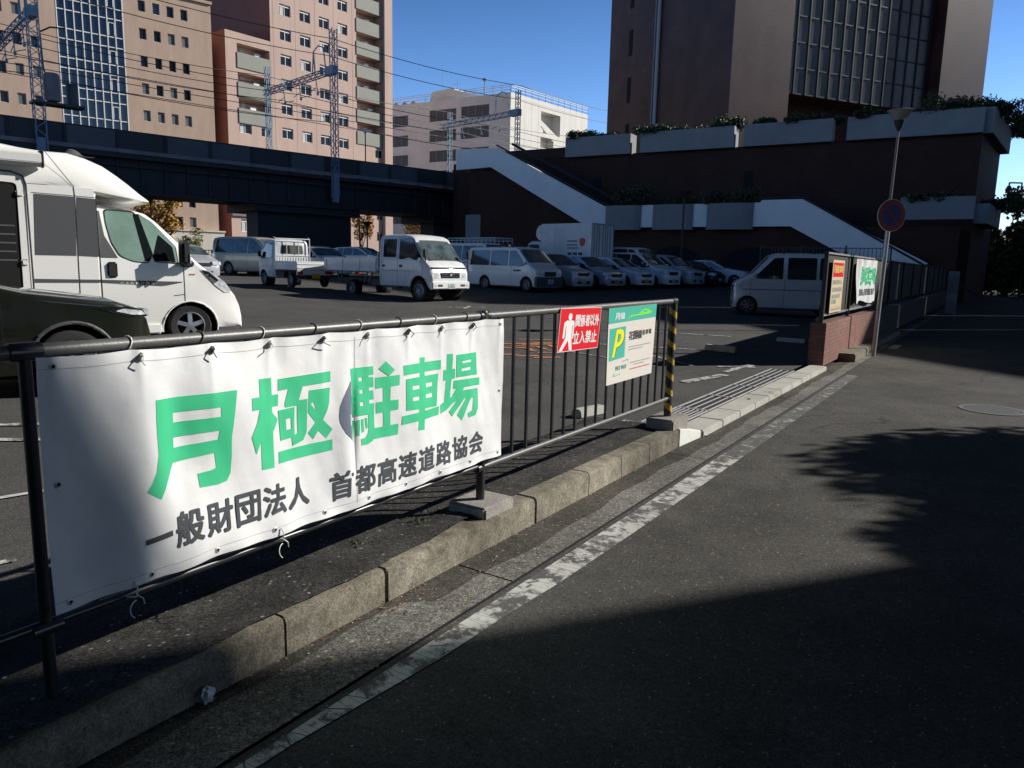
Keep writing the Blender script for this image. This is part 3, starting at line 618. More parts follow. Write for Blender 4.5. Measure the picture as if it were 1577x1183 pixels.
b=MB(); b.add([(-.155,-.0165,.125),(-.125,-.0165,.155),(.155,-.0165,-.125),(.125,-.0165,-.155)],[(0,1,2,3)]); b.build('marking','sign_dullred',o)
lp=ground_pt(1345,520,-.1)
t=thing('street_lamp','slender lamp post with an upturned bowl lamp rising behind the round sign','street lamp',(9.35,19.2,-.1))
q=MB(); q.bar((0,0,0),(.10,0,5.05),.045,10,r2=.028); q.build('pole',mat('lamp_pole',(.20,.17,.15),.5,metal=.4),t,smooth=40)
q=MB(); q.lathe([(.03,0),(.10,.16),(.13,.26),(.0,.26)],20); h=q.build('lamp_neck','black_plastic',t,smooth=40); h.location=(.10,0,5.0)
q=MB(); q.lathe([(.07,.24),(.12,.27),(.27,.47),(.30,.49),(.285,.50),(.11,.31),(.0,.31)],28); h=q.build('lamp_bowl',mat('lamp_glass',(.40,.38,.34),.25,coat=.5),t,smooth=50); h.location=(.10,0,5.0)
# litter
def crumple(name,loc,s,seed,label,m_='litter'):
    r_=random.Random(seed); b=MB()
    def fn(a,c):
        th=a*2*PI; ph=(c-.5)*PI; r0=1+.28*sin(3*th+seed)*cos(2*ph)+.2*sin(5*th+7*c)+r_.uniform(-.08,.08)
        return (s[0]*r0*cos(th)*cos(ph),s[1]*r0*sin(th)*cos(ph),s[2]*(1+r0*sin(ph)))
    b.grid(fn,14,8); o=b.build(name,m_,smooth=25,fix=True); o.location=loc; return tag(o,label,'litter')
mat('litter',(.62,.66,.72),.5,var=.3,vscale=30)
crumple('plastic_wrapper',ground_pt(318,1082,-.17),(.028,.033,.028),4,'crumpled pale blue wrapper lying in the shaded gutter')
crumple('paper_scrap',ground_pt(1080,672,-.165),(.055,.03,.010),9,'crumpled white paper scrap beside the white wedge')
# fallen leaves
lm=[mat('leaf_a',(.42,.19,.05),.7),mat('leaf_b',(.50,.36,.10),.7),mat('leaf_c',(.25,.10,.04),.7)]
b=MB(); r_=random.Random(5)
cl=[(ground_pt(600,930,-.16),26,.16),(ground_pt(915,761,-.16),3,.06),(ground_pt(560,1000,-.165),14,.6),(ground_pt(720,870,-.16),16,.5),(ground_pt(1200,800,-.165),14,1.3),(ground_pt(470,985,-.16),7,.3)]
for c_,n_,sp in cl:
    for i in range(n_):
        g=r_.gauss(0,sp); g2=r_.gauss(0,.05 if sp<.5 else .18); x,y=c_.x+U.x*g+N.x*g2,c_.y+U.y*g+N.y*g2
        nn=x*N.x+y*N.y
        if nn<-2.25: x+=N.x*(-2.24-nn); y+=N.y*(-2.24-nn)
        s_=r_.uniform(.005,.013); a=r_.uniform(0,6.3); z=-.160
        b.add([(x+s_*cos(a),y+s_*sin(a),z+.004),(x+.4*s_*cos(a+1.6),y+.4*s_*sin(a+1.6),z),(x-s_*cos(a),y-s_*sin(a),z+r_.uniform(0,.008)),(x-.4*s_*cos(a+1.6),y-.4*s_*sin(a+1.6),z)],[(0,1,2,3)],r_.randrange(3))
o=b.build('fallen_leaves',lm); o['kind']='stuff'
# moss tufts on the strip
b=MB()
for c_,n_ in ((ground_pt(680,787,0),60),(ground_pt(640,800,0),30),(ground_pt(560,835,0),25),(ground_pt(1010,660,0),10)):
    for i in range(n_):
        x,y=c_.x+r_.gauss(0,.045),c_.y+r_.gauss(0,.03); s_=r_.uniform(.004,.010); a=r_.uniform(0,6.3)
        b.add([(x-s_*cos(a),y-s_*sin(a),-.008),(x+s_*cos(a),y+s_*sin(a),-.008),(x+r_.uniform(-.01,.01),y,s_*1.1)],[(0,1,2)])
o=b.build('moss',mat('moss',(.07,.11,.02),.9)); o['kind']='stuff'
# wheel stops
WG='concrete wheel stops in the lot'
def wstop(u,n,ang,label,striped=False,L_=.6):
    p=P(u,n); t=thing('wheel_stop',label,'wheel stop',(p.x,p.y,lotz(p.x,p.y)+.002),ZR+ang,WG)
    hs_=.11 if striped else .085; b=MB(); b.prism([(-.075,0),(.075,0),(.055,hs_),(-.055,hs_)],'x',-L_/2,L_/2); b.build('body','new_concrete',t,bevel=.01)
    if striped:
        b=MB()
        for i in range(4):
            x=-L_/2+.06+i*L_/4; b.add([(x,-.0785,.004),(x+.07,-.0785,.004),(x+.07,-.060,.108),(x,-.060,.108)],[(0,1,2,3)])
        b.build('stripe','tape_yellow',t)
wstop(6.72,-3.40,1.35,'plain wheel stop just behind the railing near the drain',False,.42)
wstop(13.6,-4.2,-.15,'yellow striped wheel stop left of the brick wall',True,.62)
wstop(16.5,-3.6,-.1,'shaded wheel stop behind the brick wall')
# ------------------------------------------------------------ vehicles
# local frame of every vehicle: x forward, y left, z up, origin on the ground under the middle of the front axle
def lerp(a,b,t): return a+(b-a)*t
class Body:
    def __init__(s,st,W,belt,tum,zb,shr=.07):
        s.st=st; s.W=W; s.belt=belt; s.tum=tum; s.zb=zb; s.shr=shr   # st: (x, ztop, wfac) rear -> front
    def at(s,x):
        st=s.st
        if x<=st[0][0]: return st[0][1],st[0][2]
        for a,b in zip(st[:-1],st[1:]):
            if x<=b[0]:
                t=(x-a[0])/max(1e-6,b[0]-a[0]); return lerp(a[1],b[1],t),lerp(a[2],b[2],t)
        return st[-1][1],st[-1][2]
    def sec(s,x,zt=None,wf=None):
        if zt is None: zt,wf=s.at(x)
        w_=s.W/2*wf; zb=s.zb; bl=min(s.belt,zt-.09); ys=w_-max(0,(zt-s.shr-bl))*s.tum
        return [(0,zb),(w_*.86,zb),(w_*.965,zb+.05),(w_*.992,zb+.22*(bl-zb)),(w_,zb+.62*(bl-zb)),(w_*.992,bl),(ys,zt-s.shr),(ys-.022,zt-s.shr*.42),(ys-.09,zt-.010),(ys*.5,zt+.008),(0,zt+.014)]
    def side_y(s,x,z):
        zt,wf=s.at(x); pts=s.sec(x)[2:7]
        for (y0,z0),(y1,z1) in zip(pts[:-1],pts[1:]):
            if z<=z1: t=(z-z0)/max(1e-6,z1-z0); return lerp(y0,y1,max(0,t))
        return pts[-1][0]
    def top_z(s,x,y):
        pts=s.sec(x)[6:]; y=abs(y)
        for (y0,z0),(y1,z1) in zip(pts[:-1],pts[1:]):
            if y>=y1: t=(y-y0)/min(-1e-6,y1-y0); return lerp(z0,z1,max(0,min(1,t)))
        return pts[-1][1]
    def mesh(s,name,m_,parent,arches=(),ar=.36,az=.30,angle=38,adep=.34):
        q=MB(); rows=[]
        for x,zt,wf in s.st:
            h=s.sec(x,zt,wf); full=h+[(-y,z) for y,z in h[-2:0:-1]]
            rows.append([(x,y,z) for y,z in full])
        n=len(rows[0]); vs=[p for r in rows for p in r]; fs=[]
        for i in range(len(rows)-1):
            for j in range(n): k=(j+1)%n; fs.append((i*n+j,i*n+k,(i+1)*n+k,(i+1)*n+j))
        fs.append(tuple(range(n))); fs.append(tuple(range((len(rows)-1)*n,len(rows)*n))[::-1])
        q.add(vs,fs); o=q.build(name,m_,None,fix=True)
        if arches:
            c=MB()
            for ax in arches:
                for sg in (1,-1):
                    y0,y1=sorted((sg*(s.W/2-adep),sg*(s.W/2+.2))); c.lathe([(0,y0),(ar,y0),(ar,y1),(0,y1)],36,'y')
                    for j in range(len(c.v)-36*4,len(c.v)): c.v[j]=c.v[j]+Vector((ax,0,az))
            co=c.build('cut',m_,None,fix=True)
            md=o.modifiers.new('b','BOOLEAN'); md.object=co; md.operation='DIFFERENCE'; md.solver='EXACT'
            dg=bpy.context.evaluated_depsgraph_get(); dg.update(); me=bpy.data.meshes.new_from_object(o.evaluated_get(dg)); o.modifiers.clear(); o.data=me; bpy.data.objects.remove(co)
        me=o.data; me.polygons.foreach_set('use_smooth',[True]*len(me.polygons)); me.set_sharp_from_angle(angle=R(angle))
        o.parent=parent; return o
    def side_fn(s,sg,off): return lambda x,z,ex=0: (x,sg*(s.side_y(x,z)+off+ex),z)
    def top_patch(s,q,x0,x1,ins,off=.010,nx=8,ny=10,ins1=None,mi=0):
        ins1=ins if ins1 is None else ins1
        def fn(a,c):
            x=lerp(x0,x1,a); zt,wf=s.at(x); ys=s.sec(x)[6][0]-lerp(ins,ins1,a); y=lerp(-ys,ys,c)
            e=.02; dz=s.at(x+e)[0]-s.at(x-e)[0]; nn=Vector((-dz,0,2*e)).normalized()
            return (x+nn.x*off,y,s.top_z(x,y)+nn.z*off)
        q.grid(fn,nx,ny,mi); return q
WHEELS={}
def wheel_mesh(r,wd,kind):
    k=(r,wd,kind)
    if k in WHEELS: return WHEELS[k]
    t=MB(); h=wd/2; t.lathe([(r*.62,-h*.9),(r*.90,-h),(r*.98,-h*.8),(r,-h*.4),(r,h*.4),(r*.98,h*.8),(r*.90,h),(r*.66,h*.92),(r*.62,h*.5)],32,'y'); to=t.build('wheel','black_rubber',None,smooth=40)
    q=MB(); q.lathe([(r*.66,h*.93),(r*.62,h*.96),(r*.58,h*.6),(r*.57,-h*.2)],32,'y')
    if kind=='steel':
        q.lathe([(r*.58,h*.55),(r*.42,h*.75),(r*.25,h*.60),(r*.16,h*.9),(0,h*.95)],32,'y')
        for i in range(8):
            a=i*PI/4; q.lathe([(0,h*.76),(r*.05,h*.76)],8,'y',1)
            for j in range(len(q.v)-16,len(q.v)): q.v[j]=q.v[j]+Vector((r*.37*cos(a),h*.012,r*.37*sin(a)))
    else:
        n=5 if kind=='alloy5' else 7
        q.lathe([(r*.14,h*.2),(r*.14,h*.8),(0,h*.82)],16,'y')
        for i in range(n):
            a=2*PI*i/n+.3; c_,s_=cos(a),sin(a); w1,w2=r*.10,r*.075
            pr=[(r*.08,-w1),(r*.60,-w2*1.3),(r*.60,w2*1.3),(r*.08,w1)]
            vs=[(c_*a_-s_*b_,h*.78 if ii in (0,3) else h*.72,s_*a_+c_*b_) for ii,(a_,b_) in enumerate(pr)]+[(c_*a_-s_*b_,h*.4,s_*a_+c_*b_) for a_,b_ in pr]
            q.add(vs,[(0,1,2,3),(0,4,5,1),(1,5,6,2),(2,6,7,3),(3,7,4,0)])
        q.lathe([(r*.56,-h*.1),(0,-h*.1)],20,'y',1)
    ro=q.build('rim',['rim_steel' if kind=='steel' else 'rim_alloy','dark_gap'],None,smooth=30,fix=True)
    WHEELS[k]=(to.data,ro.data); bpy.data.objects.remove(to); bpy.data.objects.remove(ro); return WHEELS[k]
def add_wheels(t,xs,W,r,wd=.19,kind='alloy5',inset=.02,dual=False,zc=None):
    a,b=wheel_mesh(r,wd,kind)
    for x in xs:
        for sg in (1,-1):
            o=bpy.data.objects.new('wheel',a); COL.objects.link(o); o.parent=t; o.location=(x,sg*(W/2-wd/2-inset),r if zc is None else zc); o.rotation_euler=(0,0,0 if sg>0 else PI)
            ri=bpy.data.objects.new('rim',b); COL.objects.link(ri); ri.parent=o
def wells(t,xs,W,ar,az,dep=.34,mname='dark_gap'):
    for x in xs:
        for sg in (1,-1):
            q=MB(); y=sg*(W/2-dep+.004); y2=sg*(W/2-.045); q.lathe([(0,y),(ar-.003,y),(ar-.003,y2)],28,'y')
            for v in q.v: v.x+=x; v.z+=az
            q.build('wheel_housing',mname,t)
def rounded(poly,r=.04,n=3):
    out=[]; m_=len(poly)
    for i in range(m_):
        a,b,c=Vector(poly[i-1]),Vector(poly[i]),Vector(poly[(i+1)%m_])
        d1=(a-b); d2=(c-b); rr_=min(r,d1.length*.45,d2.length*.45); p=b+d1.normalized()*rr_; q_=b+d2.normalized()*rr_
        for k in range(n+1):
            t=k/n; v=p*(1-t)**2+b*2*t*(1-t)+q_*t*t; out.append((v.x,v.y))
    return out
def side_glass(t,B,polys,m_='glass_dark',trim='black_plastic',rr_=.05,sides=(1,-1),name='side_window'):
    for sg in sides:
        for pl in polys:
            pr=rounded(pl,rr_); cx=sum(p[0] for p in pr)/len(pr); cz=sum(p[1] for p in pr)/len(pr)
            if trim:
                big=[(cx+(x-cx)*(1+.022/max(.1,abs(x-cx)+.1)),cz+(z-cz)*(1+.022/max(.1,abs(z-cz)+.1))) for x,z in pr]
                q=MB(); q.poly([big],B.side_fn(sg,.004),maxlen=.22); fr=q.build('window_frame',trim,t)
            q=MB(); q.poly([pr],B.side_fn(sg,.008),maxlen=.22); q.build(name,m_,fr if trim else t)
def side_strip(t,B,lines,m_,wd=.008,off=.003,sides=(1,-1),name='door_seam'):
    q=MB()
    for sg in sides:
        for ln_ in lines:
            pts=[]
            for (a,b),(c,d) in zip(ln_[:-1],ln_[1:]):
                n=max(1,int(math.hypot(c-a,d-b)/.12)); pts+= [(lerp(a,c,i/n),lerp(b,d,i/n)) for i in range(n)]
            pts.append(ln_[-1]); strip(B.side_fn(sg,off),pts,wd,0,q)
    return q.build(name,m_,t)
def corner_lamp(t,x,W,z0,z1,wi,wo,back,m_='lamp_clear',name='headlight',bulge=.012,drop=0,rake=0):
    for sg in (1,-1):
        hw=W/2
        pl=[(x+bulge,wi*hw),(x+bulge,wo*hw*.86),(x-.05,wo*hw*.955),(x-back*.5,wo*hw*1.0),(x-back,wo*hw+.004),(x-back,wo*hw-.08),(x-.12,wi*hw)]
        vs=[(a,sg*b,z0+drop*(1 if i<2 else 0)) for i,(a,b) in enumerate(pl)]+[(a-rake,sg*b,z1-(0 if i<3 else 0)) for i,(a,b) in enumerate(pl)]
        n=len(pl); q=MB(); q.add(vs,[tuple(range(n))[::-1],tuple(range(n,2*n))]+[(i,(i+1)%n,n+(i+1)%n,n+i) for i in range(n)])
        q.build(name,m_,t,fix=True,bevel=.010)
def fbox(t,name,x0,x1,y0,y1,z0,z1,m_,bv=.008): q=MB(); q.box(x0,x1,y0,y1,z0,z1); return q.build(name,m_,t,bevel=bv)
def mirrors(t,x,y,z,m_,w_=.16,h=.17,dep=.09,arm=.06):
    for sg in (1,-1):
        q=MB(); q.box(x-dep/2,x+dep/2,*sorted((sg*(y+arm),sg*(y+arm+w_))),z-h/2,z+h/2); o=q.build('mirror',m_,t,bevel=.03,smooth=40)
        q=MB(); q.box(x-.02,x+.03,*sorted((sg*(y-.03),sg*(y+arm+.02))),z-h/2+.01,z-h/2+.05); q.build('mirror_arm','black_plastic',o)
        q=MB(); q.box(x-dep/2-.004,x-dep/2,*sorted((sg*(y+arm+.015),sg*(y+arm+w_-.015))),z-h/2+.02,z+h/2-.02); q.build('mirror_glass','glass_dark',o)
def plate(t,x,z,m_='plate_white',y=0,s=1):
    o=fbox(t,'number_plate',min(x,x+.008*s),max(x,x+.008*s),y-.165,y+.165,z-.082,z+.082,m_,.003)
    q=MB(); xx=x+(.0095 if s>0 else -.0015)
    for a,b,c,d in [(-.09,.09,.028,.058)]+[(-.12+i*.065,-.12+i*.065+.04,-.06,.012) for i in range(4)]: q.add([(xx,y+a,z+c),(xx,y+b,z+c),(xx,y+b,z+d),(xx,y+a,z+d)],[(0,1,2,3)])
    q.build('plate_print',mat('plate_ink',(.05,.18,.12),.6),o); return o
H0=math.atan2(-.69,.72)      # heading of the row that faces the entrance
def vloc(x,y): return (x,y,lotz(x,y))
def van(name,label,cat,fx,fy,ang,L,W,Ht,paint,belt,style,group=None,wr=.33,wk='alloy5',**kw):
    """one-box or two-box car; fx,fy = ground point under the middle of the front bumper"""
    fo=kw.get('fo',.78); h=Vector((cos(ang),sin(ang))); ox,oy=fx-h.x*fo,fy-h.y*fo
    t=thing(name,label,cat,vloc(ox,oy),ang,group); X1=fo; X0=fo-L; zb=.19
    if style=='cabover':   # flat nosed van
        st=[(X0,Ht-.16,.93),(X0+.03,Ht-.08,.955),(X0+.12,Ht-.025,.985),(X0+.4,Ht,1),(X1-1.55,Ht,1),(X1-1.28,Ht-.03,1),(X1-1.12,Ht-.09,1),(X1-.52,belt+.13,1),(X1-.34,belt+.0,.995),(X1-.10,belt-.12,.96),(X1-.03,belt-.18,.90),(X1,belt-.24,.80)]
        ws=(X1-1.10,X1-.53); sg=[[(X1-1.62,belt+.02),(X1-1.62,Ht-.17),(X1-1.26,Ht-.19),(X1-.74,belt+.13),(X1-.72,belt+.02)],[(X1-2.72,belt+.02),(X1-2.72,Ht-.17),(X1-1.74,Ht-.17),(X1-1.74,belt+.02)],[(X0+.22,belt+.02),(X0+.28,Ht-.17),(X1-2.84,Ht-.17),(X1-2.84,belt+.02)]]
        hl=(belt-.36,belt-.16)
    elif style=='kei':
        st=[(X0,Ht-.14,.95),(X0+.03,Ht-.07,.965),(X0+.10,Ht-.02,.99),(X0+.4,Ht,1),(X1-1.45,Ht,1),(X1-1.18,Ht-.02,1),(X1-1.00,Ht-.08,1),(X1-.46,belt+.13,1),(X1-.28,belt+.02,.995),(X1-.07,belt-.10,.965),(X1-.02,belt-.2,.93),(X1,belt-.30,.86)]
        ws=(X1-.99,X1-.47); sg=[[(X1-1.40,belt+.02),(X1-1.40,Ht-.15),(X1-1.14,Ht-.17),(X1-.66,belt+.13),(X1-.64,belt+.02)],[(X1-2.36,belt+.02),(X1-2.36,Ht-.15),(X1-1.56,Ht-.15),(X1-1.56,belt+.02)],[(X0+.16,belt+.02),(X0+.20,Ht-.15),(X1-2.48,Ht-.15),(X1-2.48,belt+.02)]]
        hl=(belt-.34,belt-.14)
    elif style=='minivan':
        st=[(X0,Ht-.30,.90),(X0+.04,Ht-.20,.94),(X0+.16,Ht-.07,.98),(X0+.5,Ht-.02,1),(X0+1.4,Ht,1),(X1-2.15,Ht-.02,1),(X1-1.85,Ht-.06,1),(X1-1.60,Ht-.14,1),(X1-.92,belt+.13,1),(X1-.78,belt+.07,1),(X1-.30,belt-.06,.97),(X1-.12,belt-.16,.93),(X1-.04,belt-.26,.88),(X1,belt-.40,.78)]
        ws=(X1-1.62,X1-.93); sg=[[(X1-2.20,belt+.02),(X1-2.15,Ht-.15),(X1-1.86,Ht-.18),(X1-1.0,belt+.10),(X1-1.0,belt+.02)],[(X1-3.15,belt+.02),(X1-3.15,Ht-.14),(X1-2.27,Ht-.15),(X1-2.30,belt+.02)],[(X0+.30,belt+.04),(X0+.42,Ht-.16),(X1-3.24,Ht-.14),(X1-3.24,belt+.02)]]
        hl=(belt-.32,belt-.14)
    elif style=='compact':
        st=[(X0,Ht-.45,.88),(X0+.05,Ht-.32,.93),(X0+.22,Ht-.14,.98),(X0+.7,Ht-.03,1),(X1-2.3,Ht,1),(X1-1.95,Ht-.04,1),(X1-1.7,Ht-.10,1),(X1-.98,belt+.12,1),(X1-.82,belt+.06,1),(X1-.32,belt-.06,.97),(X1-.12,belt-.16,.92),(X1-.04,belt-.24,.87),(X1,belt-.36,.76)]
        ws=(X1-1.72,X1-.99); sg=[[(X1-2.25,belt+.02),(X1-2.2,Ht-.13),(X1-1.95,Ht-.14),(X1-1.1,belt+.09),(X1-1.1,belt+.02)],[(X0+.75,belt+.04),(X0+.85,Ht-.15),(X1-2.30,Ht-.13),(X1-2.34,belt+.02)]]
        hl=(belt-.28,belt-.13)
    else:   # suv / wagon
        st=[(X0,Ht-.55,.88),(X0+.05,Ht-.42,.93),(X0+.35,Ht-.14,.98),(X0+.8,Ht-.04,1),(X1-2.9,Ht,1),(X1-2.4,Ht-.03,1),(X1-2.15,Ht-.08,1),(X1-1.38,belt+.12,1),(X1-1.2,belt+.07,1),(X1-.4,belt-.03,.98),(X1-.14,belt-.12,.93),(X1-.05,belt-.22,.88),(X1,belt-.36,.78)]
        ws=(X1-2.17,X1-1.39); sg=[[(X1-2.68,belt+.02),(X1-2.60,Ht-.12),(X1-2.34,Ht-.13),(X1-1.5,belt+.09),(X1-1.5,belt+.02)],[(X1-3.5,belt+.02),(X1-3.4,Ht-.12),(X1-2.68,Ht-.12),(X1-2.76,belt+.02)],[(X0+.65,belt+.10),(X0+.95,Ht-.16),(X1-3.48,Ht-.12),(X1-3.58,belt+.04)]]
        hl=(belt-.26,belt-.12)
    B=Body(st,W,belt,kw.get('tum',.20),zb); wx=(0,-kw.get('wb',L*.585)); ar=wr*1.16
    B.mesh('body',paint,t,wx,ar,wr+.005); wells(t,wx,W,ar,wr+.005); add_wheels(t,wx,W,wr,kind=wk)
    q=MB(); B.top_patch(q,ws[0]+.03,ws[1]-.03,.03,ins1=.05); q.build('windscreen',kw.get('screen','glass_screen'),t,smooth=60)
    q=MB(); B.top_patch(q,ws[0]+.0,ws[1]-.0,.0,off=.004,ins1=.02); q.build('windscreen_seal','black_plastic',t,smooth=60)
    side_glass(t,B,sg)
    x2=X1-2.24 if style not in ('cabover','kei') else X1-1.48
    side_strip(t,B,[[(x2,zb+.05),(x2,belt)],[(ws[1]-.02,zb+.12),(ws[1]-.02,belt)],[(X1-3.2,zb+.05),(X1-3.2,belt)]],'dark_gap')
    if not kw.get('nolamp'): corner_lamp(t,X1,W,hl[0]+(.03 if style=='suv' else 0),hl[1]-(.01 if style=='suv' else 0),.50,.985,(.50 if style=='suv' else .30) if style!='cabover' else .14,rake=.04)
    q=MB(); zc=zb+.02
    q.box(X0-.004,X1+.006,-W/2*.70,W/2*.70,zb-.02,zb+.02); q.build('underbody','black_plastic',t)
    fbox(t,'lower_grille',X1-.02,X1+.012,-W*.26,W*.26,zb+.10,zb+.24,'black_plastic'); 
    g=fbox(t,'grille',X1-.05,X1+.010,-W*.22,W*.22,hl[0]-.06,hl[1]-.06,'black_plastic')
    if kw.get('chrome',1):
        for z in (hl[0]-.02,hl[1]-.085): fbox(g,'trim_bar',X1-.01,X1+.018,-W*.21,W*.21,z,z+.018,'chrome',.004)
    plate(t,X1+.013,zb+.22 if style!='cabover' else zb+.26,kw.get('plate','plate_white'))
    mirrors(t,ws[1]-.12,W/2-.03,belt+.13,paint,.13,.14)
    for sg_ in (1,-1): 
        q=MB()
        for hx in (x2+.10,x2-.82): 
            y=B.side_y(hx,belt-.10); q.box(hx,hx+.15,*sorted((sg_*(y-.01),sg_*(y+.022))),belt-.12,belt-.09)
        q.build('door_handle',paint,t,bevel=.008)
        zz=belt-.25; q=MB(); q.box(X0-.012,X0+.12,*sorted((sg_*W/2*.80,sg_*(W/2*.96+.004))),zz,zz+.35); q.build('tail_lamp','lamp_red',t,bevel=.01)
    t['_B']=0; del t['_B']
    return t,B
# front-bumper points of the row that faces right
def rowpt(i,off=0): return (1.36+.67*2.6*i+.72*off, 31.5+.74*2.6*i-.69*off)
RG='cars parked in the shaded row before the dark building'
x,y=rowpt(0,.2); t,B=van('parked_van','white cabover work van with grey bumper and red roof light','van',x,y,H0,4.25,1.69,1.86,'paint_white',1.07,'cabover',wk='steel',wr=.30,fo=.62,chrome=0,tum=.14)
fbox(t,'bumper',.62-.16,.62+.02,-.84,.84,.20,.66,'grey_plastic',.03)
plate(t,.645,.42)
for i,xx in enumerate((-.9,-1.7,-2.5)):
    fbox(t,'roof_bar',xx,xx+.04,-.72,.72,1.93,1.96,'black_plastic',.004)
    MB().box(xx,xx+.04,.69,.73,1.80,1.93).build('bar_foot','black_plastic',t); MB().box(xx,xx+.04,-.73,-.69,1.80,1.93).build('bar_foot','black_plastic',t)
fbox(t,'roof_light',-1.35,-1.2,-.55,-.40,1.88,1.95,'lamp_red',.02)
q=MB()
for j in range(5): xx=-.93+j*.055; zz=.86; y_=B.side_y(xx,zz)
f_=B.side_fn(-1,.006)
for j,ch in enumerate('花園橋駐車'): text(q,ch,lambda a,b_,e=0: f_(-a,b_,e),.30+j*.09,.38+j*.09,.84,.92,.003)
q.build('door_lettering','ink_dark',t)
specs=[(1,'parked_car','silver boxy minivan, first beside the white work van','compact',4.3,1.70,1.68,'paint_silver',.98,'alloy5'),
 (2,'parked_car','pale compact car with wide low bumper, second beside the work van','compact',4.4,1.73,1.60,'paint_bluegrey',.93,'alloy7'),
 (3,'parked_car','pale blue compact wagon, third beside the work van','compact',4.2,1.70,1.55,'paint_pearl',.93,'alloy5'),
 (4,'parked_car','pearl minivan with slanted chrome grille, in the middle of the shaded row','minivan',4.7,1.72,1.86,'paint_pearl',1.05,'alloy7'),
 (5,'parked_car','pale blue tall minivan with round lamps, next to the last cars of the row','minivan',4.8,1.80,1.78,'paint_silver',1.02,'alloy5'),
 (6,'parked_car','dark green car squeezed between two pale cars at the row end','compact',3.9,1.68,1.50,'paint_darkgreen',.93,'alloy5')]
for i,nm,lab,sty,L_,W_,Ht,pm,bl,wk in specs:
    x,y=rowpt(i,.0); van(nm,lab,'car',x,y,H0,L_,W_,Ht,pm,bl,sty,RG,wk=wk,plate='plate_yellow' if i in (2,3) else 'plate_white')
x,y=rowpt(7.2,.5); van('parked_car','pearl crossover with sharp nose at the far end of the shaded row','car',x,y,H0+.15,4.4,1.79,1.56,'paint_pearl',.98,'suv',RG,wk='alloy5')
# white high van behind the row (long blue-white roof)
van('parked_van','long pale high-roof van behind the shaded row, under the box truck doors','van',8.2,39.6,H0+.0,4.9,1.80,2.12,'paint_pearl',1.15,'minivan')
# second white van with ladder rack behind the first
t,B=van('parked_van','white van with roof ladder racks parked behind the work van','van',-.2,37.6,H0,4.6,1.70,1.98,'paint_white',1.10,'cabover',wk='steel',wr=.30,fo=.62)
q=MB()
for sg in (.62,-.62): q.bar((-3.4,sg,2.22),(.1,sg,2.22),.022,6); q.bar((-3.4,sg,2.10),(.1,sg,2.10),.018,6)
for j in range(12): xx=-3.4+j*.318; q.bar((xx,-.62,2.22),(xx,.62,2.22),.016,6); q.bar((xx,-.62,1.96),(xx,-.62,2.22),.014,6); q.bar((xx,.62,1.96),(xx,.62,2.22),.014,6)
q.build('roof_rack',mat('rack_white',(.6,.62,.64),.4),t)
# left part of the lot
HL=math.atan2(.20,.98)
van('parked_van','beige-silver large minivan with dark side glass near the viaduct','van',-11.0,37.4,H0+.28,4.85,1.85,1.95,mat('paint_beige',(.40,.38,.36),.3,metal=.3,coat=.7),1.12,'minivan',wk='steel')
van('parked_car','white compact hatchback peeking out behind the small pickup','car',-9.0,39.0,H0,4.2,1.72,1.55,'paint_white',.95,'compact')
van('parked_car','white sporty wagon parked in the shade left of the double cab truck','car',-8.3,51.2,H0+.35,4.8,1.84,1.60,'paint_pearl',1.0,'suv')
van('parked_car','silver car nose showing past the motorhome windscreen','car',-12.6,30.2,H0,4.4,1.75,1.50,'paint_silver',.94,'compact')
# kei van on the right behind the brick wall
t,B=van('parked_van','small silver kei van with roof carriers parked by the entrance wall','van',7.0,24.0,PI-.22,3.6,1.55,1.90,mat('paint_kei',(.66,.68,.69),.3,metal=.3,coat=.7,var=.1,vscale=2),1.10,'kei',wk='alloy7',wr=.27,fo=.42,chrome=0,tum=.10,wb=2.42)
side_strip(t,B,[[(-3.1,.78),(.36,.78)]],'dark_gap',.02)
for xx in (-.98,-1.85,-2.75):
    for ya in (.58,-.64):
        q=MB(); q.prism([(xx-.05,1.80),(xx+.05,1.80),(xx+.02,2.02),(xx-.02,2.02)],'y',ya,ya+.06); q.build('roof_carrier','black_plastic',t)
van('parked_car','pale car roof showing behind the panel fence at the right','car',20.0,44.6,PI-.55,4.4,1.75,1.85,'paint_pearl',1.0,'minivan')
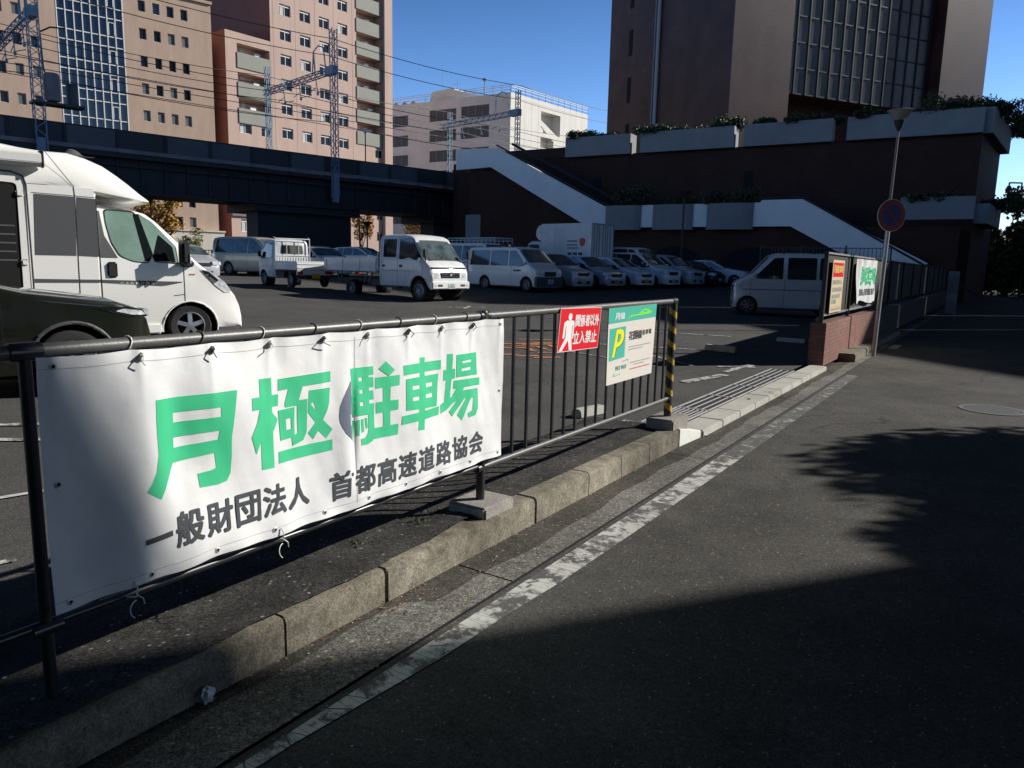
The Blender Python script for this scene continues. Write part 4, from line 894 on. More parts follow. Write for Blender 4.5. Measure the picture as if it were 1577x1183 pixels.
# ---- flatbed truck with double cab
def double_cab():
    ang=math.atan2(-.643,.766); h=Vector((cos(ang),sin(ang))); W=1.70
    ox,oy=-2.05-h.x*.62,24.2-h.y*.62
    t=thing('flatbed_truck','white double cab flatbed truck standing in the sunlit middle of the lot','truck',vloc(ox,oy),ang)
    st=[(-1.98,2.00,.93),(-1.95,2.06,.96),(-1.88,2.10,.985),(-1.6,2.13,1),(-.75,2.13,1),(-.45,2.10,1),(-.30,2.04,1),(-.16,1.88,1),(.26,1.33,1),(.34,1.27,1),(.50,1.12,.985),(.565,.98,.965),(.60,.80,.93),(.615,.62,.88)]
    B=Body(st,W,1.30,.10,.42,.08); B.mesh('cab','paint_truck',t,(0,),.42,.40,adep=.42); wells(t,(0,),W,.42,.40,.42)
    q=MB(); B.top_patch(q,-.17,.27,.03,nx=6,ins1=.05); q.build('windscreen','glass_screen',t,smooth=60)
    q=MB(); B.top_patch(q,-.21,.31,.0,off=.005,ins1=.01); q.build('windscreen_seal','black_plastic',t,smooth=60)
    side_glass(t,B,[[(-.92,1.34),(-.92,1.97),(-.34,1.97),(.12,1.40),(.10,1.22),(-.45,1.40),(-.72,1.34)],[(-1.72,1.40),(-1.72,1.96),(-1.10,1.96),(-1.10,1.40)]])
    side_strip(t,B,[[(-1.01,.50),(-1.01,2.03)],[(-1.84,.6),(-1.84,2.03)],[(-.40,.86),(-.40,.95),(-1.80,.95)],[(.17,.75),(.20,1.3)]],'dark_gap',.010)
    for sg in (1,-1):
        q=MB(); 
        for hx in (-.93,-1.78): y=B.side_y(hx,1.12); q.box(hx,hx+.16,*sorted((sg*(y-.02),sg*(y+.016))),1.06,1.15)
        q.build('door_handle','black_plastic',t,bevel=.012)
        q=MB(); q.box(.30,.36,*sorted((sg*.845,sg*.862)),.66,.73); q.build('side_indicator','lamp_orange',t,bevel=.006)
        q=MB(); q.box(.40,.50,*sorted((sg*.90,sg*1.06)),1.38,1.66); o=q.build('mirror','black_plastic',t,bevel=.03,smooth=40); q=MB(); q.tube([(.30,sg*.84,1.25),(.45,sg*.95,1.30),(.45,sg*.97,1.42)],.014); q.build('mirror_arm','black_plastic',o)
    corner_lamp(t,.60,W,.73,.93,.60,.985,.10,rake=.03)
    q=MB(); q.grid(lambda a,c:(lerp(.525,.545,1-abs(2*a-1)*0),lerp(-.80,.80,a),lerp(1.11,1.155,c)+.03*abs(2*a-1)**2),12,1); 
    q=MB(); q.box(.50,.575,-.79,.79,1.055,1.095); q.build('trim_band','grey_plastic',t,bevel=.01)
    g=fbox(t,'grille',.56,.618,-.42,.42,.76,.92,'black_plastic',.01)
    for z in (.765,.83,.895): fbox(g,'trim_bar',.60,.630,-.41,.41,z,z+.025,'chrome',.005)
    q=MB()
    for r0,r1,sx in ((.058,.070,1.35),(.030,.040,.9)):
        for i in range(20):
            a,b_=2*PI*i/20,2*PI*(i+1)/20; q.add([(.632,r0*cos(a)*sx,.90+r0*sin(a)),(.636,r1*cos(a)*sx,.90+r1*sin(a)),(.636,r1*cos(b_)*sx,.90+r1*sin(b_)),(.632,r0*cos(b_)*sx,.90+r0*sin(b_))],[(0,1,2,3)])
    q.build('emblem','chrome',g)
    bp=fbox(t,'bumper',.48,.665,-.85,.85,.40,.655,'paint_white',.03)
    for y0,y1 in ((-.62,-.40),(.40,.62)): fbox(bp,'air_slot',.655,.672,y0,y1,.48,.56,'black_plastic',.01)
    for y_ in (-.72,.72):
        q=MB(); q.lathe([(0,.01),(.045,.008),(.052,-.02)],18,'x'); o=q.build('fog_lamp','lamp_clear',bp,smooth=40); o.location=(.664,y_,.52)
    plate(t,.668,.50)
    q=MB()
    for yy in (-.35,.25): q.bar((.29,yy,1.36),(.15,yy+.42,1.50),.010,5)
    q.build('wiper','black_plastic',t)
    # chassis and bed
    fbox(t,'chassis',-4.75,-.1,-.38,.38,.42,.62,'black_plastic',.02)
    fbox(t,'fuel_tank',-1.9,-1.15,-.72,-.42,.38,.66,'black_plastic',.03)
    bed=fbox(t,'bed_floor',-4.95,-2.08,-.80,.80,.86,.95,'grey_plastic',.01)
    fbox(t,'side_gate',-4.97,-2.08,-.85,-.815,.90,1.34,'paint_truck',.008); fbox(t,'side_gate',-4.97,-2.08,.815,.85,.90,1.34,'paint_truck',.008); fbox(t,'tail_gate',-5.0,-4.965,-.85,.85,.90,1.34,'paint_truck',.008)
    fbox(t,'headboard',-2.07,-2.03,-.82,.82,.90,1.52,'paint_truck',.008)
    q=MB()
    for sg in (-1,1):
        q.box(-4.97,-2.08,*sorted((sg*.852,sg*.862)),1.28,1.325)
        for xx in (-4.9,-3.95,-3.0,-2.15): q.box(xx,xx+.05,*sorted((sg*.852,sg*.868)),.92,1.31)
    q.build('gate_rib','paint_truck',t)
    q=MB(); 
    for xx in (-2.36,-2.62): q.beam((xx,-.78,.86),(xx-.2,-.78,.50),.03,.05)
    for xx in (-4.05,-4.3): q.beam((xx,-.78,.86),(xx+.16 if xx<-4.2 else xx,-.78,.45),.03,.05)
    q.box(-4.15,-2.95,-.82,-.60,.76,.80); q.box(-4.15,-2.95,.60,.82,.76,.80); q.build('mudguard','grey_plastic',t)
    fbox(t,'cargo_board',-4.7,-2.5,-.45,.3,1.30,1.345,mat('plywood',(.45,.36,.26),.7,var=.3,vscale=3),.004)
    q=MB(); q.box(-5.02,-4.98,-.80,-.55,.74,.84); q.box(-5.02,-4.98,.55,.80,.74,.84); q.build('tail_lamp','lamp_red',t,bevel=.01)
    add_wheels(t,(0,),W,.34,.19,'steel'); add_wheels(t,(-3.5,),W-.02,.30,.30,'steel')
double_cab()
# ---- kei pickup
def kei_truck():
    ang=math.atan2(.75,-.66); h=Vector((cos(ang),sin(ang))); L=3.39; W=1.47
    rx,ry=-7.25,27.3     # middle of the tail gate
    ox,oy=rx+h.x*2.9,ry+h.y*2.9
    t=thing('kei_pickup','small white pickup seen from behind with yellow number plate and empty bed','truck',vloc(ox,oy),ang)
    st=[(-.98,1.62,.93),(-.95,1.68,.96),(-.85,1.74,.99),(-.5,1.77,1),(-.2,1.75,1),(-.05,1.70,1),(.30,1.16,1),(.36,1.08,.99),(.45,.95,.97),(.48,.80,.93),(.49,.6,.86)]
    B=Body(st,W,1.05,.11,.30,.07); B.mesh('cab','paint_truck',t,(0,),.33,.29,adep=.34); wells(t,(0,),W,.33,.29,.34)
    q=MB(); B.top_patch(q,-.02,.28,.04,nx=6); q.build('windscreen','glass_screen',t,smooth=60)
    side_glass(t,B,[[(-.78,1.06),(-.80,1.60),(-.20,1.60),(.16,1.14),(.16,1.02),(-.3,1.06)]])
    side_strip(t,B,[[(-.88,.34),(-.88,1.7)],[(.22,.6),(.22,1.0)],[(-.88,.36),(-.3,.36)]],'dark_gap',.008)
    mirrors(t,.12,.70,1.20,'black_plastic',.12,.22); corner_lamp(t,.48,W,.62,.80,.6,.98,.10)
    fbox(t,'chassis',-2.85,.3,-.35,.35,.30,.50,'black_plastic',.02)
    # rear cab window
    q=MB(); pr=rounded([(-.46,1.22),(.46,1.22),(.42,1.54),(-.42,1.54)],.06); q.poly([pr],lambda a,b_:(-.988,a,b_)); q.build('rear_window','glass_dark',t)
    fbox(t,'bed_floor',-2.88,-1.02,-.70,.70,.63,.69,mat('bed_grey',(.12,.13,.14),.6),.006)
    fbox(t,'side_gate',-2.90,-1.02,.705,.735,.64,.95,'paint_truck',.008); fbox(t,'side_gate',-2.90,-1.02,-.735,-.705,.64,.95,'paint_truck',.008)
    fbox(t,'tail_gate',-2.93,-2.90,-.735,.735,.64,.95,'paint_white',.008)
    q=MB(); q.box(-2.945,-2.93,-.70,.70,.70,.73); q.box(-2.945,-2.93,-.70,.70,.84,.86); q.build('gate_rib','paint_white',t)
    q=MB()
    for i in range(12): y_=-.62+i*.107; q.box(-1.055,-1.035,y_,y_+.06,.72,1.10)
    q.box(-1.035,-1.01,-.68,.68,.69,1.14); q.build('headboard','paint_white',t,bevel=.006)
    q=MB()
    for y_ in (-.69,.69): q.bar((-1.05,y_,.69),(-1.05,y_,1.80),.018,8); q.bar((-1.05,y_,1.80),(-.9,y_,1.84),.012,6)
    q.bar((-1.05,-.69,1.78),(-1.05,.69,1.78),.018,8); q.bar((-1.05,-.69,1.15),(-1.05,.69,1.15),.016,8)
    for y_ in (-.24,.24): q.bar((-1.05,y_,1.15),(-1.05,y_,1.78),.014,8)
    q.build('guard_frame','paint_white',t,smooth=40)
    fbox(t,'rear_panel',-2.93,-2.86,-.72,.72,.46,.62,'paint_white',.01)
    for y_ in (-.60,.60): fbox(t,'tail_lamp',-2.95,-2.925,y_-.10,y_+.10,.48,.60,'lamp_red',.01)
    plate(t,-2.945,.42,'plate_yellow',0,-1)
    q=MB(); q.lathe([(0,-.014),(.035,-.01),(.035,.02)],14,'x'); o=q.build('reflector','lamp_clear',t); o.location=(-2.94,-.38,.46)
    q=MB(); 
    for sg in (1,-1): q.box(-2.75,-1.9,*sorted((sg*.56,sg*.71)),.585,.60); q.beam((-2.72,sg*.64,.6),(-2.78,sg*.64,.36),.14,.01); q.beam((-1.88,sg*.64,.6),(-1.80,sg*.64,.36),.14,.01)
    q.build('mudguard','grey_plastic',t)
    add_wheels(t,(0,-1.9-.42),W,.265,.145,'steel')
kei_truck()
# ---- box truck behind the row
def box_truck():
    ang=math.atan2(.69,-.72)
    h=Vector((cos(ang),sin(ang))); rx,ry=4.55,39.3; ox,oy=rx+h.x*4.2,ry+h.y*4.2
    t=thing('box_truck','white box truck with red round mark and blue rear doors behind the parked row','truck',vloc(ox,oy),ang)
    fbox(t,'cargo_box',-4.2,-.75,-.95,.95,.95,3.05,'paint_truck',.02)
    q=MB(); q.prism([(-.75,3.03),(-.75,2.2),(-.5,2.2),(-.30,2.45),(-.32,2.75),(-.5,2.97)],'y',-.9,.9); q.build('wind_deflector','paint_truck',t,bevel=.04,smooth=40)
    st=[(-.70,2.05,.95),(-.6,2.15,1),(.1,2.17,1),(.3,2.05,1),(.55,1.45,1),(.70,1.2,.97),(.78,.8,.9)]
    B=Body(st,1.75,1.3,.10,.45,.08); B.mesh('cab','paint_truck',t,(0,),.42,.38); side_glass(t,B,[[(-.5,1.36),(-.5,1.95),(.15,1.95),(.4,1.45),(.4,1.36)]]); q=MB(); B.top_patch(q,.32,.54,.05,nx=4); q.build('windscreen','glass_screen',t)
    fbox(t,'chassis',-4.1,0,-.38,.38,.5,.93,'black_plastic',.02)
    q=MB()
    for y_ in (-.93,-.01,.91): q.box(-4.23,-4.205,y_,y_+.03,.97,3.03)
    for y_ in (-.62,-.40,-.22,.3,.5,.72): q.box(-4.235,-4.21,y_,y_+.025,1.0,3.0)
    for z in (.97,2.98): q.box(-4.23,-4.205,-.93,.93,z,z+.05)
    q.build('rear_doors',mat('door_steel',(.22,.25,.30),.4,metal=.5),t)
    yl=.953
    q=MB(); q.box(-2.45,-1.65,yl,yl+.004,1.0,2.85); q.build('side_door',mat('door_panel',(.55,.58,.60),.4),t)
    q=MB()
    for j in range(20):
        pass
    q.poly([[(-3.62+.20*cos(a)*(1+.15*sin(3*a)),2.08+.24*sin(a)*(1+.12*cos(2*a))) for a in [2*PI*j/24 for j in range(24)]]],lambda a,b_:(a,yl+.004,b_)); q.build('red_mark',mat('mark_red',(.55,.05,.04),.5),t)
    q=MB()
    for i,(z,x0,x1) in enumerate(((2.10,-3.25,-2.65),(1.90,-3.3,-2.6),(1.74,-3.35,-2.6))):
        x=x0
        while x<x1: q.box(x,x+.06,yl,yl+.004,z,z+.07); x+=.085
    for j in range(3): q.box(-3.65+j*.36,-3.37+j*.36,yl,yl+.004,1.25,1.55)
    q.build('print','ink_dark',t)
    add_wheels(t,(0,-3.1),1.75,.36,.22,'steel')
box_truck()
# ---- motorhome
def motorhome():
    h=Vector((.766,.643)); ang=math.atan2(.643,.766); W=2.10
    # near side plane passes through (-5.3,12.13); vehicle centre line is W/2 to its left
    ox,oy=-5.3-h.y*W/2,12.13+h.x*W/2; 
    t=thing('motorhome','big white motorhome with grey side panel, open side door and roof awning','motorhome',(ox,oy,-.03),ang)
    st=[(-4.9,2.10,.96),(-4.85,2.18,1),(-1.6,2.20,1),(-1.0,2.20,1),(-.74,2.17,1),(-.55,2.12,1),(-.42,2.02,1),(-.06,1.66,1),(.16,1.40,1),(.34,1.26,.995),(.52,1.12,.98),(.68,.98,.955),(.78,.86,.93),(.86,.70,.90),(.90,.52,.87),(.905,.42,.84)]
    B=Body(st,W,1.38,.17,.26,.06)
    B.mesh('body','paint_camper',t,(.03,-3.45),.425,.31,adep=.40,angle=45); wells(t,(.03,-3.45),W,.425,.31,.40)
    # habitation body: full width box behind, flush with the cab side
    hy=W/2
    q=MB(); q.box(-5.1,-1.25,-hy-.012,hy+.012,.30,2.46); hb=q.build('living_body','paint_camper',t,bevel=.03,smooth=40)
    # roof moulding swept down to a tip over the windscreen
    prof=[(-5.0,2.99),(-2.45,2.99),(-2.15,2.95),(-1.90,2.93),(-1.56,2.94),(-1.33,2.89),(-1.09,2.80),(-.90,2.68),(-.75,2.57),(-.62,2.46),(-.52,2.36)]
    q=MB(); rows=[]
    for x,z in prof:
        tt=max(0,(x+1.9)/1.4); z0=lerp(2.44,2.26,min(1,tt)) ; yb=hy+.012-.02*tt; yt=yb-.10-.16*tt
        hh=[(0,z0),(yb-.12*tt,z0),(yb,z0+.05*(1-.6*tt)),(yb-.012,lerp(z0,z,.30)),(lerp(yb,yt,.45),lerp(z0,z,.66)),(yt,z-.05*(1-.5*tt)),(yt-.09,z-.01),(yt*.5,z+.015),(0,z+.02)]
        full=hh+[(-a,b_) for a,b_ in hh[-2:0:-1]]; rows.append([(x,a,b_) for a,b_ in full])
    n=len(rows[0]); q.add([p for r in rows for p in r],[(i*n+j,i*n+(j+1)%n,(i+1)*n+(j+1)%n,(i+1)*n+j) for i in range(len(rows)-1) for j in range(n)]+[tuple(range(n)),tuple(range((len(rows)-1)*n,len(rows)*n))[::-1]])
    q.build('roof_moulding','paint_camper',t,smooth=50,fix=True)
    sf_=lambda off: (lambda x,z,ex=0: (x,-(hy+.012+off+ex),z))
    def flat(name,polys,m_,off,parent=t):
        q=MB()
        for pl in polys: q.poly([pl] if isinstance(pl[0],tuple) else pl,sf_(off))
        return q.build(name,m_,parent)
    # grey panels and decals
    flat('grey_panel',[[(-2.08,1.44),(-1.56,1.44),(-1.53,2.29),(-2.04,2.30)],[(-1.545,1.44),(-1.262,1.43),(-1.255,2.28),(-1.51,2.29)],[(-2.9,1.46),(-2.16,1.46),(-2.14,2.30),(-2.9,2.32)]],'decal_grey',.004)
    q=MB(); q.poly([[(-1.24,1.42),(-1.00,1.42),(-1.16,1.75),(-1.20,2.12),(-1.24,2.12)]],B.side_fn(-1,.004),maxlen=.15); q.build('grey_panel','decal_grey',t)
    flat('stripe',[[(-2.12,1.045),(-1.262,1.045),(-1.262,1.09),(-2.12,1.10)]],'decal_grey',.004)
    q=MB(); q.poly([[(-1.24,1.045),(-.40,.995),(-.34,1.0),(-.08,1.052),(-.08,1.062),(-1.24,1.09)]],B.side_fn(-1,.005),maxlen=.15); q.build('stripe','decal_grey',t)
    q=MB(); f2=B.side_fn(-1,.008)
    for j,ch in enumerate('MARIBIA'[:0] or 'CARIBIA'): text(q,ch,f2,-.99+j*.072,-.94+j*.072,1.018,1.056)
    q.build('lettering','tie_white',t)
    # windows in the cab door
    side_glass(t,B,[[(-1.13,2.13),(-.72,2.12),(-.53,1.50),(-.58,1.36),(-.80,1.38),(-.97,1.46),(-1.07,1.66),(-1.12,1.92)]],m_='camper_glass',trim='black_plastic',rr_=.05)
    side_glass(t,B,[[(-.66,2.10),(-.46,1.97),(-.16,1.62),(-.14,1.36),(-.47,1.38)]],m_='camper_glass',trim='black_plastic',rr_=.03)
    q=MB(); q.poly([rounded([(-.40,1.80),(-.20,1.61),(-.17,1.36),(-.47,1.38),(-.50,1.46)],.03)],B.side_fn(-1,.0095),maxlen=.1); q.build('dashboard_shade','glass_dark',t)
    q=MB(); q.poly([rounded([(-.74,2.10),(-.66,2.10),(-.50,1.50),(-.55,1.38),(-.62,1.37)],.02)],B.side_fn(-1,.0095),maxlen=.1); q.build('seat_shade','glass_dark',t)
    q=MB(); B.top_patch(q,-.52,.14,.05,off=.010); q.build('windscreen','glass_screen',t,smooth=60)
    side_strip(t,B,[[(-1.245,.40),(-1.245,2.17)],[(-.05,.62),(-.05,1.38)],[(-.05,.86),(-.22,.84)]],'dark_gap',.010,.004)
    q=MB(); strip(sf_(.004),[(-1.89,2.93),(-1.54,2.44),(-1.53,2.30),(-1.55,.35)],.010,0,q); strip(sf_(.004),[(-1.258,2.32),(-1.258,.34)],.012,0,q); strip(sf_(.004),[(-2.07,2.315),(-1.26,2.30)],.006,0,q); q.build('body_seam','dark_gap',t)
    fbox(t,'door_handle',-1.16,-1.02,-hy-.022,-hy+.02,1.12,1.36,'black_plastic',.03)
    # side door opening with frame
    o=flat('door_opening',[rounded([(-3.0,.5),(-2.26,.5),(-2.24,2.43),(-3.0,2.46)],.06)],'dark_gap',.006)
    q=MB(); 
    q.poly([rounded([(-3.1,.42),(-2.165,.42),(-2.14,2.56),(-3.1,2.60)],.12),rounded([(-3.0,.5),(-2.26,.5),(-2.24,2.43),(-3.0,2.46)],.06)],sf_(.018)); q.build('door_frame','paint_camper',t)
    q=MB(); q.tube([(-2.20,-hy-.035,.5),(-2.13,-hy-.035,.45)]+[(-2.13+.0*z,-hy-.035,z) for z in (.45,1.4,2.42)]+[(-2.16,-hy-.035,2.53),(-2.3,-hy-.035,2.58),(-3.1,-hy-.035,2.61)],.012,6); q.build('door_seal','grey_plastic',t)
    for z in (1.28,2.24): fbox(t,'door_hinge',-2.26,-2.16,-hy-.05,-hy-.01,z,z+.10,'paint_camper',.02)
    q=MB()
    for j in range(5): q.box(-3.0,-2.30,-hy-.022,-hy-.020,1.35+j*.12,1.37+j*.12)
    q.build('door_blind',mat('blind',(.10,.11,.12),.5),t)
    # awning
    q=MB(); q.prism([(-hy-.015,2.68),(-hy-.12,2.66),(-hy-.175,2.72),(-hy-.175,2.84),(-hy-.13,2.885),(-hy-.015,2.90)],'x',-4.9,-1.93); q.build('awning_case',mat('awning_white',(.74,.74,.72),.4),t,bevel=.008)
    fbox(t,'awning_cap',-1.93,-1.905,-hy-.18,-hy-.01,2.655,2.905,'grey_plastic',.01)
    q=MB(); q.grid(lambda a,c:(lerp(-1.56,-1.14,a),-.55+.10*(c-.5)*(1-a*.6),2.93+.10*sin(PI*min(1,a*1.5)**.8)*(1-abs(2*c-1))),10,6); q.build('roof_fin','grey_plastic',t,smooth=60)
    # mirror
    q=MB(); q.box(-.16,-.02,-hy-.30,-hy-.09,1.33,1.72); mo=q.build('mirror','black_plastic',t,bevel=.05,smooth=50)
    q=MB(); q.box(-.03,-.012,-hy-.285,-hy-.12,1.36,1.50); q.build('mirror_indicator','lamp_clear',mo)
    fbox(mo,'mirror_arm',-.10,.08,-hy-.12,-hy+.03,1.30,1.40,'black_plastic',.02)
    # front
    for sg in (1,-1):
        q=MB(); pl=[(.20,1.27),(.36,1.24),(.60,1.06),(.72,.90),(.60,.88),(.44,1.0)]
        q.poly([rounded(pl,.03)],lambda a,b_: B.side_fn(sg,.012)(a,b_) if a<.66 else B.side_fn(sg,.010)(a,b_),maxlen=.08); q.build('headlight','lamp_clear',t,smooth=60)
        q=MB(); q.poly([rounded([(.22,1.255),(.34,1.225),(.50,1.09),(.42,1.03)],.02)],B.side_fn(sg,.015),maxlen=.08); q.build('headlight_housing','glass_dark',t)
    plate(t,.91,.55)
    q=MB(); 
    for i,sg in enumerate((-1,)):
        fn3=B.side_fn(-1,.006); q.poly([[(.03,1.17),(.07,1.17),(.07,1.19),(.03,1.19)]],fn3); q.poly([[(.08,1.17),(.12,1.17),(.12,1.19),(.08,1.19)]],fn3)
    q.build('badge','mark_red',t)
    # wheel arch lip
    for sg in (1,-1):
        pts=[]; q=MB()
        for i in range(25):
            a=-.12+i*(PI+.24)/24; x=.03+.435*cos(a); z=.31+.435*sin(a); pts.append((x,sg*(B.side_y(x,max(.3,z))+.002),z))
        q.tube(pts,.013,6); q.build('arch_lip','paint_camper',t,smooth=60)
    fbox(t,'front_bumper',.60,.93,-.86,.86,.26,.44,'paint_camper',.05)
    fbox(t,'sill',-3.0,-.42,-hy-.005,hy+.005,.24,.40,'paint_camper',.02)
    fbox(t,'mud_flap',-.50,-.44,-hy+.02,-hy+.3,.12,.40,'black_plastic',.01)
    add_wheels(t,(.03,-3.45),W,.345,.22,'alloy5',inset=.03)
mat('camper_glass',(.26,.40,.35),.08,coat=1,var=.35,vscale=1.2)
motorhome()
# ---- dark olive suv at the left edge
h=Vector((.766,.643)); px_,py_=-3.98,8.22
W=1.80; fx=px_-h.y*W/2; fy=py_+h.x*W/2
t,B=van('parked_suv','glossy dark olive crossover whose bonnet and headlamp show at the left edge','car',fx,fy,math.atan2(.643,.766),4.5,W,1.62,'paint_olive',1.02,'suv',wr=.345,wk='alloy5',fo=.80,tum=.25,nolamp=1)
for sg in (1,-1):
    q=MB(); q.poly([rounded([(.755,.80),(.70,.885),(.52,.915),(.18,.925),(.40,.855),(.62,.80)],.02)],B.side_fn(sg,.008),maxlen=.06); hl_=q.build('headlight','glass_dark',t,smooth=60)
    q=MB(); q.poly([rounded([(.735,.825),(.69,.87),(.50,.895),(.42,.87),(.60,.825)],.015)],B.side_fn(sg,.014),maxlen=.06); q.build('reflector','lamp_clear',hl_,smooth=60)
    q=MB(); q.box(.70,.795,*sorted((sg*.40,sg*.74)),.80,.875); q.build('headlight','lamp_clear',t,bevel=.015)
for sg in (1,-1):
    pts=[]; q=MB()
    for i in range(21):
        a=-.1+i*(PI+.2)/20; x=.41*cos(a); z=.35+.41*sin(a); pts.append((x,sg*(B.side_y(x,max(.25,z))+.004),z))
    q.tube(pts,.022,6); q.build('arch_trim','grey_plastic',t,smooth=60)
# ------------------------------------------------------------ buildings
mat('office_brick',(.44,.315,.235),.8,var=.16,vscale=.9,bump=.05,bscale=6,stretch=(1,1,.25))
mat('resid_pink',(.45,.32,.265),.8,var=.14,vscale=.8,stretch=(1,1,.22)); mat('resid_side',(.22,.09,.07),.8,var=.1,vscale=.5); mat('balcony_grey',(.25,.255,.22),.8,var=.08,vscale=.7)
mat('cream_wall',(.62,.58,.48),.85,var=.1,vscale=1); mat('white_tile',(.68,.65,.58),.75,var=.10,vscale=.4); mat('white_tile_side',(.76,.74,.71),.8,var=.15,vscale=.4)  # side tile lightened to stand in for light that misses the left face
mat('frame_white',(.70,.70,.66),.5); mat('frame_tan',(.58,.46,.34),.6)
mat('frame_grey',(.30,.30,.29),.5); mat('win_blind',(.10,.11,.12),.5); mat('glass_matt',(.10,.105,.115),.5,spec=.2)
mat('win_glass',(.010,.013,.018),.15,spec=.25); mat('win_glass_blue',(.012,.020,.040),.08,spec=.55,coat=.15)
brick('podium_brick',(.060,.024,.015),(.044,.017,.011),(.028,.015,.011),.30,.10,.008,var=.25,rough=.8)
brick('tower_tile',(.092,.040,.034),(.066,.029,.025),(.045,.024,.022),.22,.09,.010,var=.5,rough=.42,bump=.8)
mat('planter_concrete',(.24,.25,.26),.85,var=.14,vscale=1.2,bump=.1,bscale=8); mat('stair_white',(.82,.82,.82),.8,var=.08,vscale=1)
mat('viaduct_panel',(.075,.085,.10),.6,var=.25,vscale=.8); mat('viaduct_concrete',(.19,.20,.22),.85,var=.4,vscale=1.2); mat('viaduct_girder',(.020,.026,.032),.7,var=.3,vscale=1)
mat('mast_steel',(.20,.29,.38),.6,metal=.2,var=.15,vscale=3); mat('wire',(.03,.03,.035),.6)
def rot_for(ang): return PI/2-R(ang)
def facade(root,name,ang,a0,a1,z0,z1,rects,m_,depth=.22,off=(0,0),thick=None,parent=None):
    """front wall lying in the local plane y=0, openings are real recesses"""
    q=MB(); X=sorted({a0,a1,*[r[0] for r in rects],*[r[1] for r in rects]}); Z=sorted({z0,z1,*[r[2] for r in rects],*[r[3] for r in rects]})
    for i in range(len(X)-1):
        j=0
        while j<len(Z)-1:
            xc=(X[i]+X[i+1])/2
            def hole(j): zc=(Z[j]+Z[j+1])/2; return any(r[0]<xc<r[1] and r[2]<zc<r[3] for r in rects)
            if hole(j): j+=1; continue
            k_=j
            while k_+1<len(Z)-1 and not hole(k_+1): k_+=1
            q.add([(X[i],0,Z[j]),(X[i+1],0,Z[j]),(X[i+1],0,Z[k_+1]),(X[i],0,Z[k_+1])],[(0,1,2,3)]); j=k_+1
    for r in rects:
        d=r[4] if len(r)>4 else depth
        x0,x1,y0,y1=r[:4]; v=[(x0,0,y0),(x1,0,y0),(x1,0,y1),(x0,0,y1),(x0,d,y0),(x1,d,y0),(x1,d,y1),(x0,d,y1)]
        q.add(v,[(0,4,5,1),(1,5,6,2),(2,6,7,3),(3,7,4,0)])
        if len(r)>4: q.add(v[4:],[(0,1,2,3)])
    if thick: 
        v=[(a0,0,z0),(a1,0,z0),(a1,thick,z0),(a0,thick,z0),(a0,0,z1),(a1,0,z1),(a1,thick,z1),(a0,thick,z1)]
        q.add(v,[(1,2,6,5),(2,3,7,6),(3,0,4,7),(4,5,6,7)])
    o=q.build(name,m_,parent or root); o.rotation_euler=(0,0,rot_for(ang)); o.location=(off[0],off[1],0); return o
_win={}
def window(root,ang,x0,x1,z0,z1,fm='frame_white',gm='win_glass',style='plain',y=.14,off=(0,0),curtain=False):
    key=(round(x1-x0,2),round(z1-z0,2),fm,gm,style,curtain)
    w_,h_=x1-x0,z1-z0
    if key not in _win:
        q=MB(); f=.06
        q.box(0,w_,0,.05,0,f); q.box(0,w_,0,.05,h_-f,h_); q.box(0,f,0,.05,f,h_-f); q.box(w_-f,w_,0,.05,f,h_-f)
        if style=='sash': q.box(w_*.5-.03,w_*.5+.03,0,.05,f,h_-f); q.box(f,w_-f,-.03,.03,h_*.80,h_*.87)
        if style=='bars':
            for i in range(1,4): q.box(w_*i/4-.03,w_*i/4+.03,0,.05,f,h_-f)
        if style=='lip': q.box(-.06,0,-.16,0,-.05,h_+.04); q.box(-.06,w_,-.16,0,-.06,0)
        a=q.build('window',fm); q=MB(); q.add([(f,.03,f),(w_-f,.03,f),(w_-f,.03,h_-f),(f,.03,h_-f)],[(0,1,2,3)])
        if curtain: q.add([(w_*.12,.025,f),(w_*.40,.025,f),(w_*.40,.025,h_*.8),(w_*.12,.025,h_*.8)],[(0,1,2,3)],1)
        b=q.build('pane',[gm,mat('curtain',(.45,.47,.48),.8)]); _win[key]=(a.data,b.data); bpy.data.objects.remove(a); bpy.data.objects.remove(b)
    da,db=_win[key]; a=bpy.data.objects.new('window',da); COL.objects.link(a); a.parent=root; th=rot_for(ang)
    a.rotation_euler=(0,0,th); a.location=(off[0]+cos(th)*x0-sin(th)*y,off[1]+sin(th)*x0+cos(th)*y,z0)
    b=bpy.data.objects.new('pane',db); COL.objects.link(b); b.parent=a
def lp_(root,ang,q,name,m_,off=(0,0),**kw):
    o=q.build(name,m_,root,**kw); o.rotation_euler=(0,0,rot_for(ang)); o.location=(off[0],off[1],0); return o
# office building
ob=thing('office_building','tan brick office building with small square windows and a tall curtain wall','building',(-41.9,103.9,0)); A=49.6
wins=[]
for k in range(0,9):
    z1=33.1-3.3*k
    if k==7: z1=9.4
    if k==8: z1=6.8
    for c_ in range(4): wins.append((-7.78+1.70*c_,-6.93+1.70*c_,z1-1.32,z1))
    for c_ in range(9): wins.append((-21.3-1.72*(c_-1),-20.45-1.72*(c_-1),z1-1.28,z1+.4 if 0 else z1))
cw=(-16.75,-9.6,13.6,34.2)
rects=wins+[(cw[0],cw[1],cw[2],cw[3],.25)]
facade(ob,'wall',A,-40,1.15,0,34.5,rects,'office_brick',thick=18)
rr=random.Random(2)
for r in wins: window(ob,A,*r,fm='frame_tan',gm=('win_glass_blue' if rr.random()<.08 else 'win_blind' if rr.random()<.22 else 'win_glass'),style='lip',y=.16)
q=MB(); q.add([(cw[0],.20,cw[2]),(cw[1],.20,cw[2]),(cw[1],.20,cw[3]),(cw[0],.20,cw[3])],[(0,1,2,3)]); g_=lp_(ob,A,q,'curtain_wall','win_glass_blue')
q=MB()
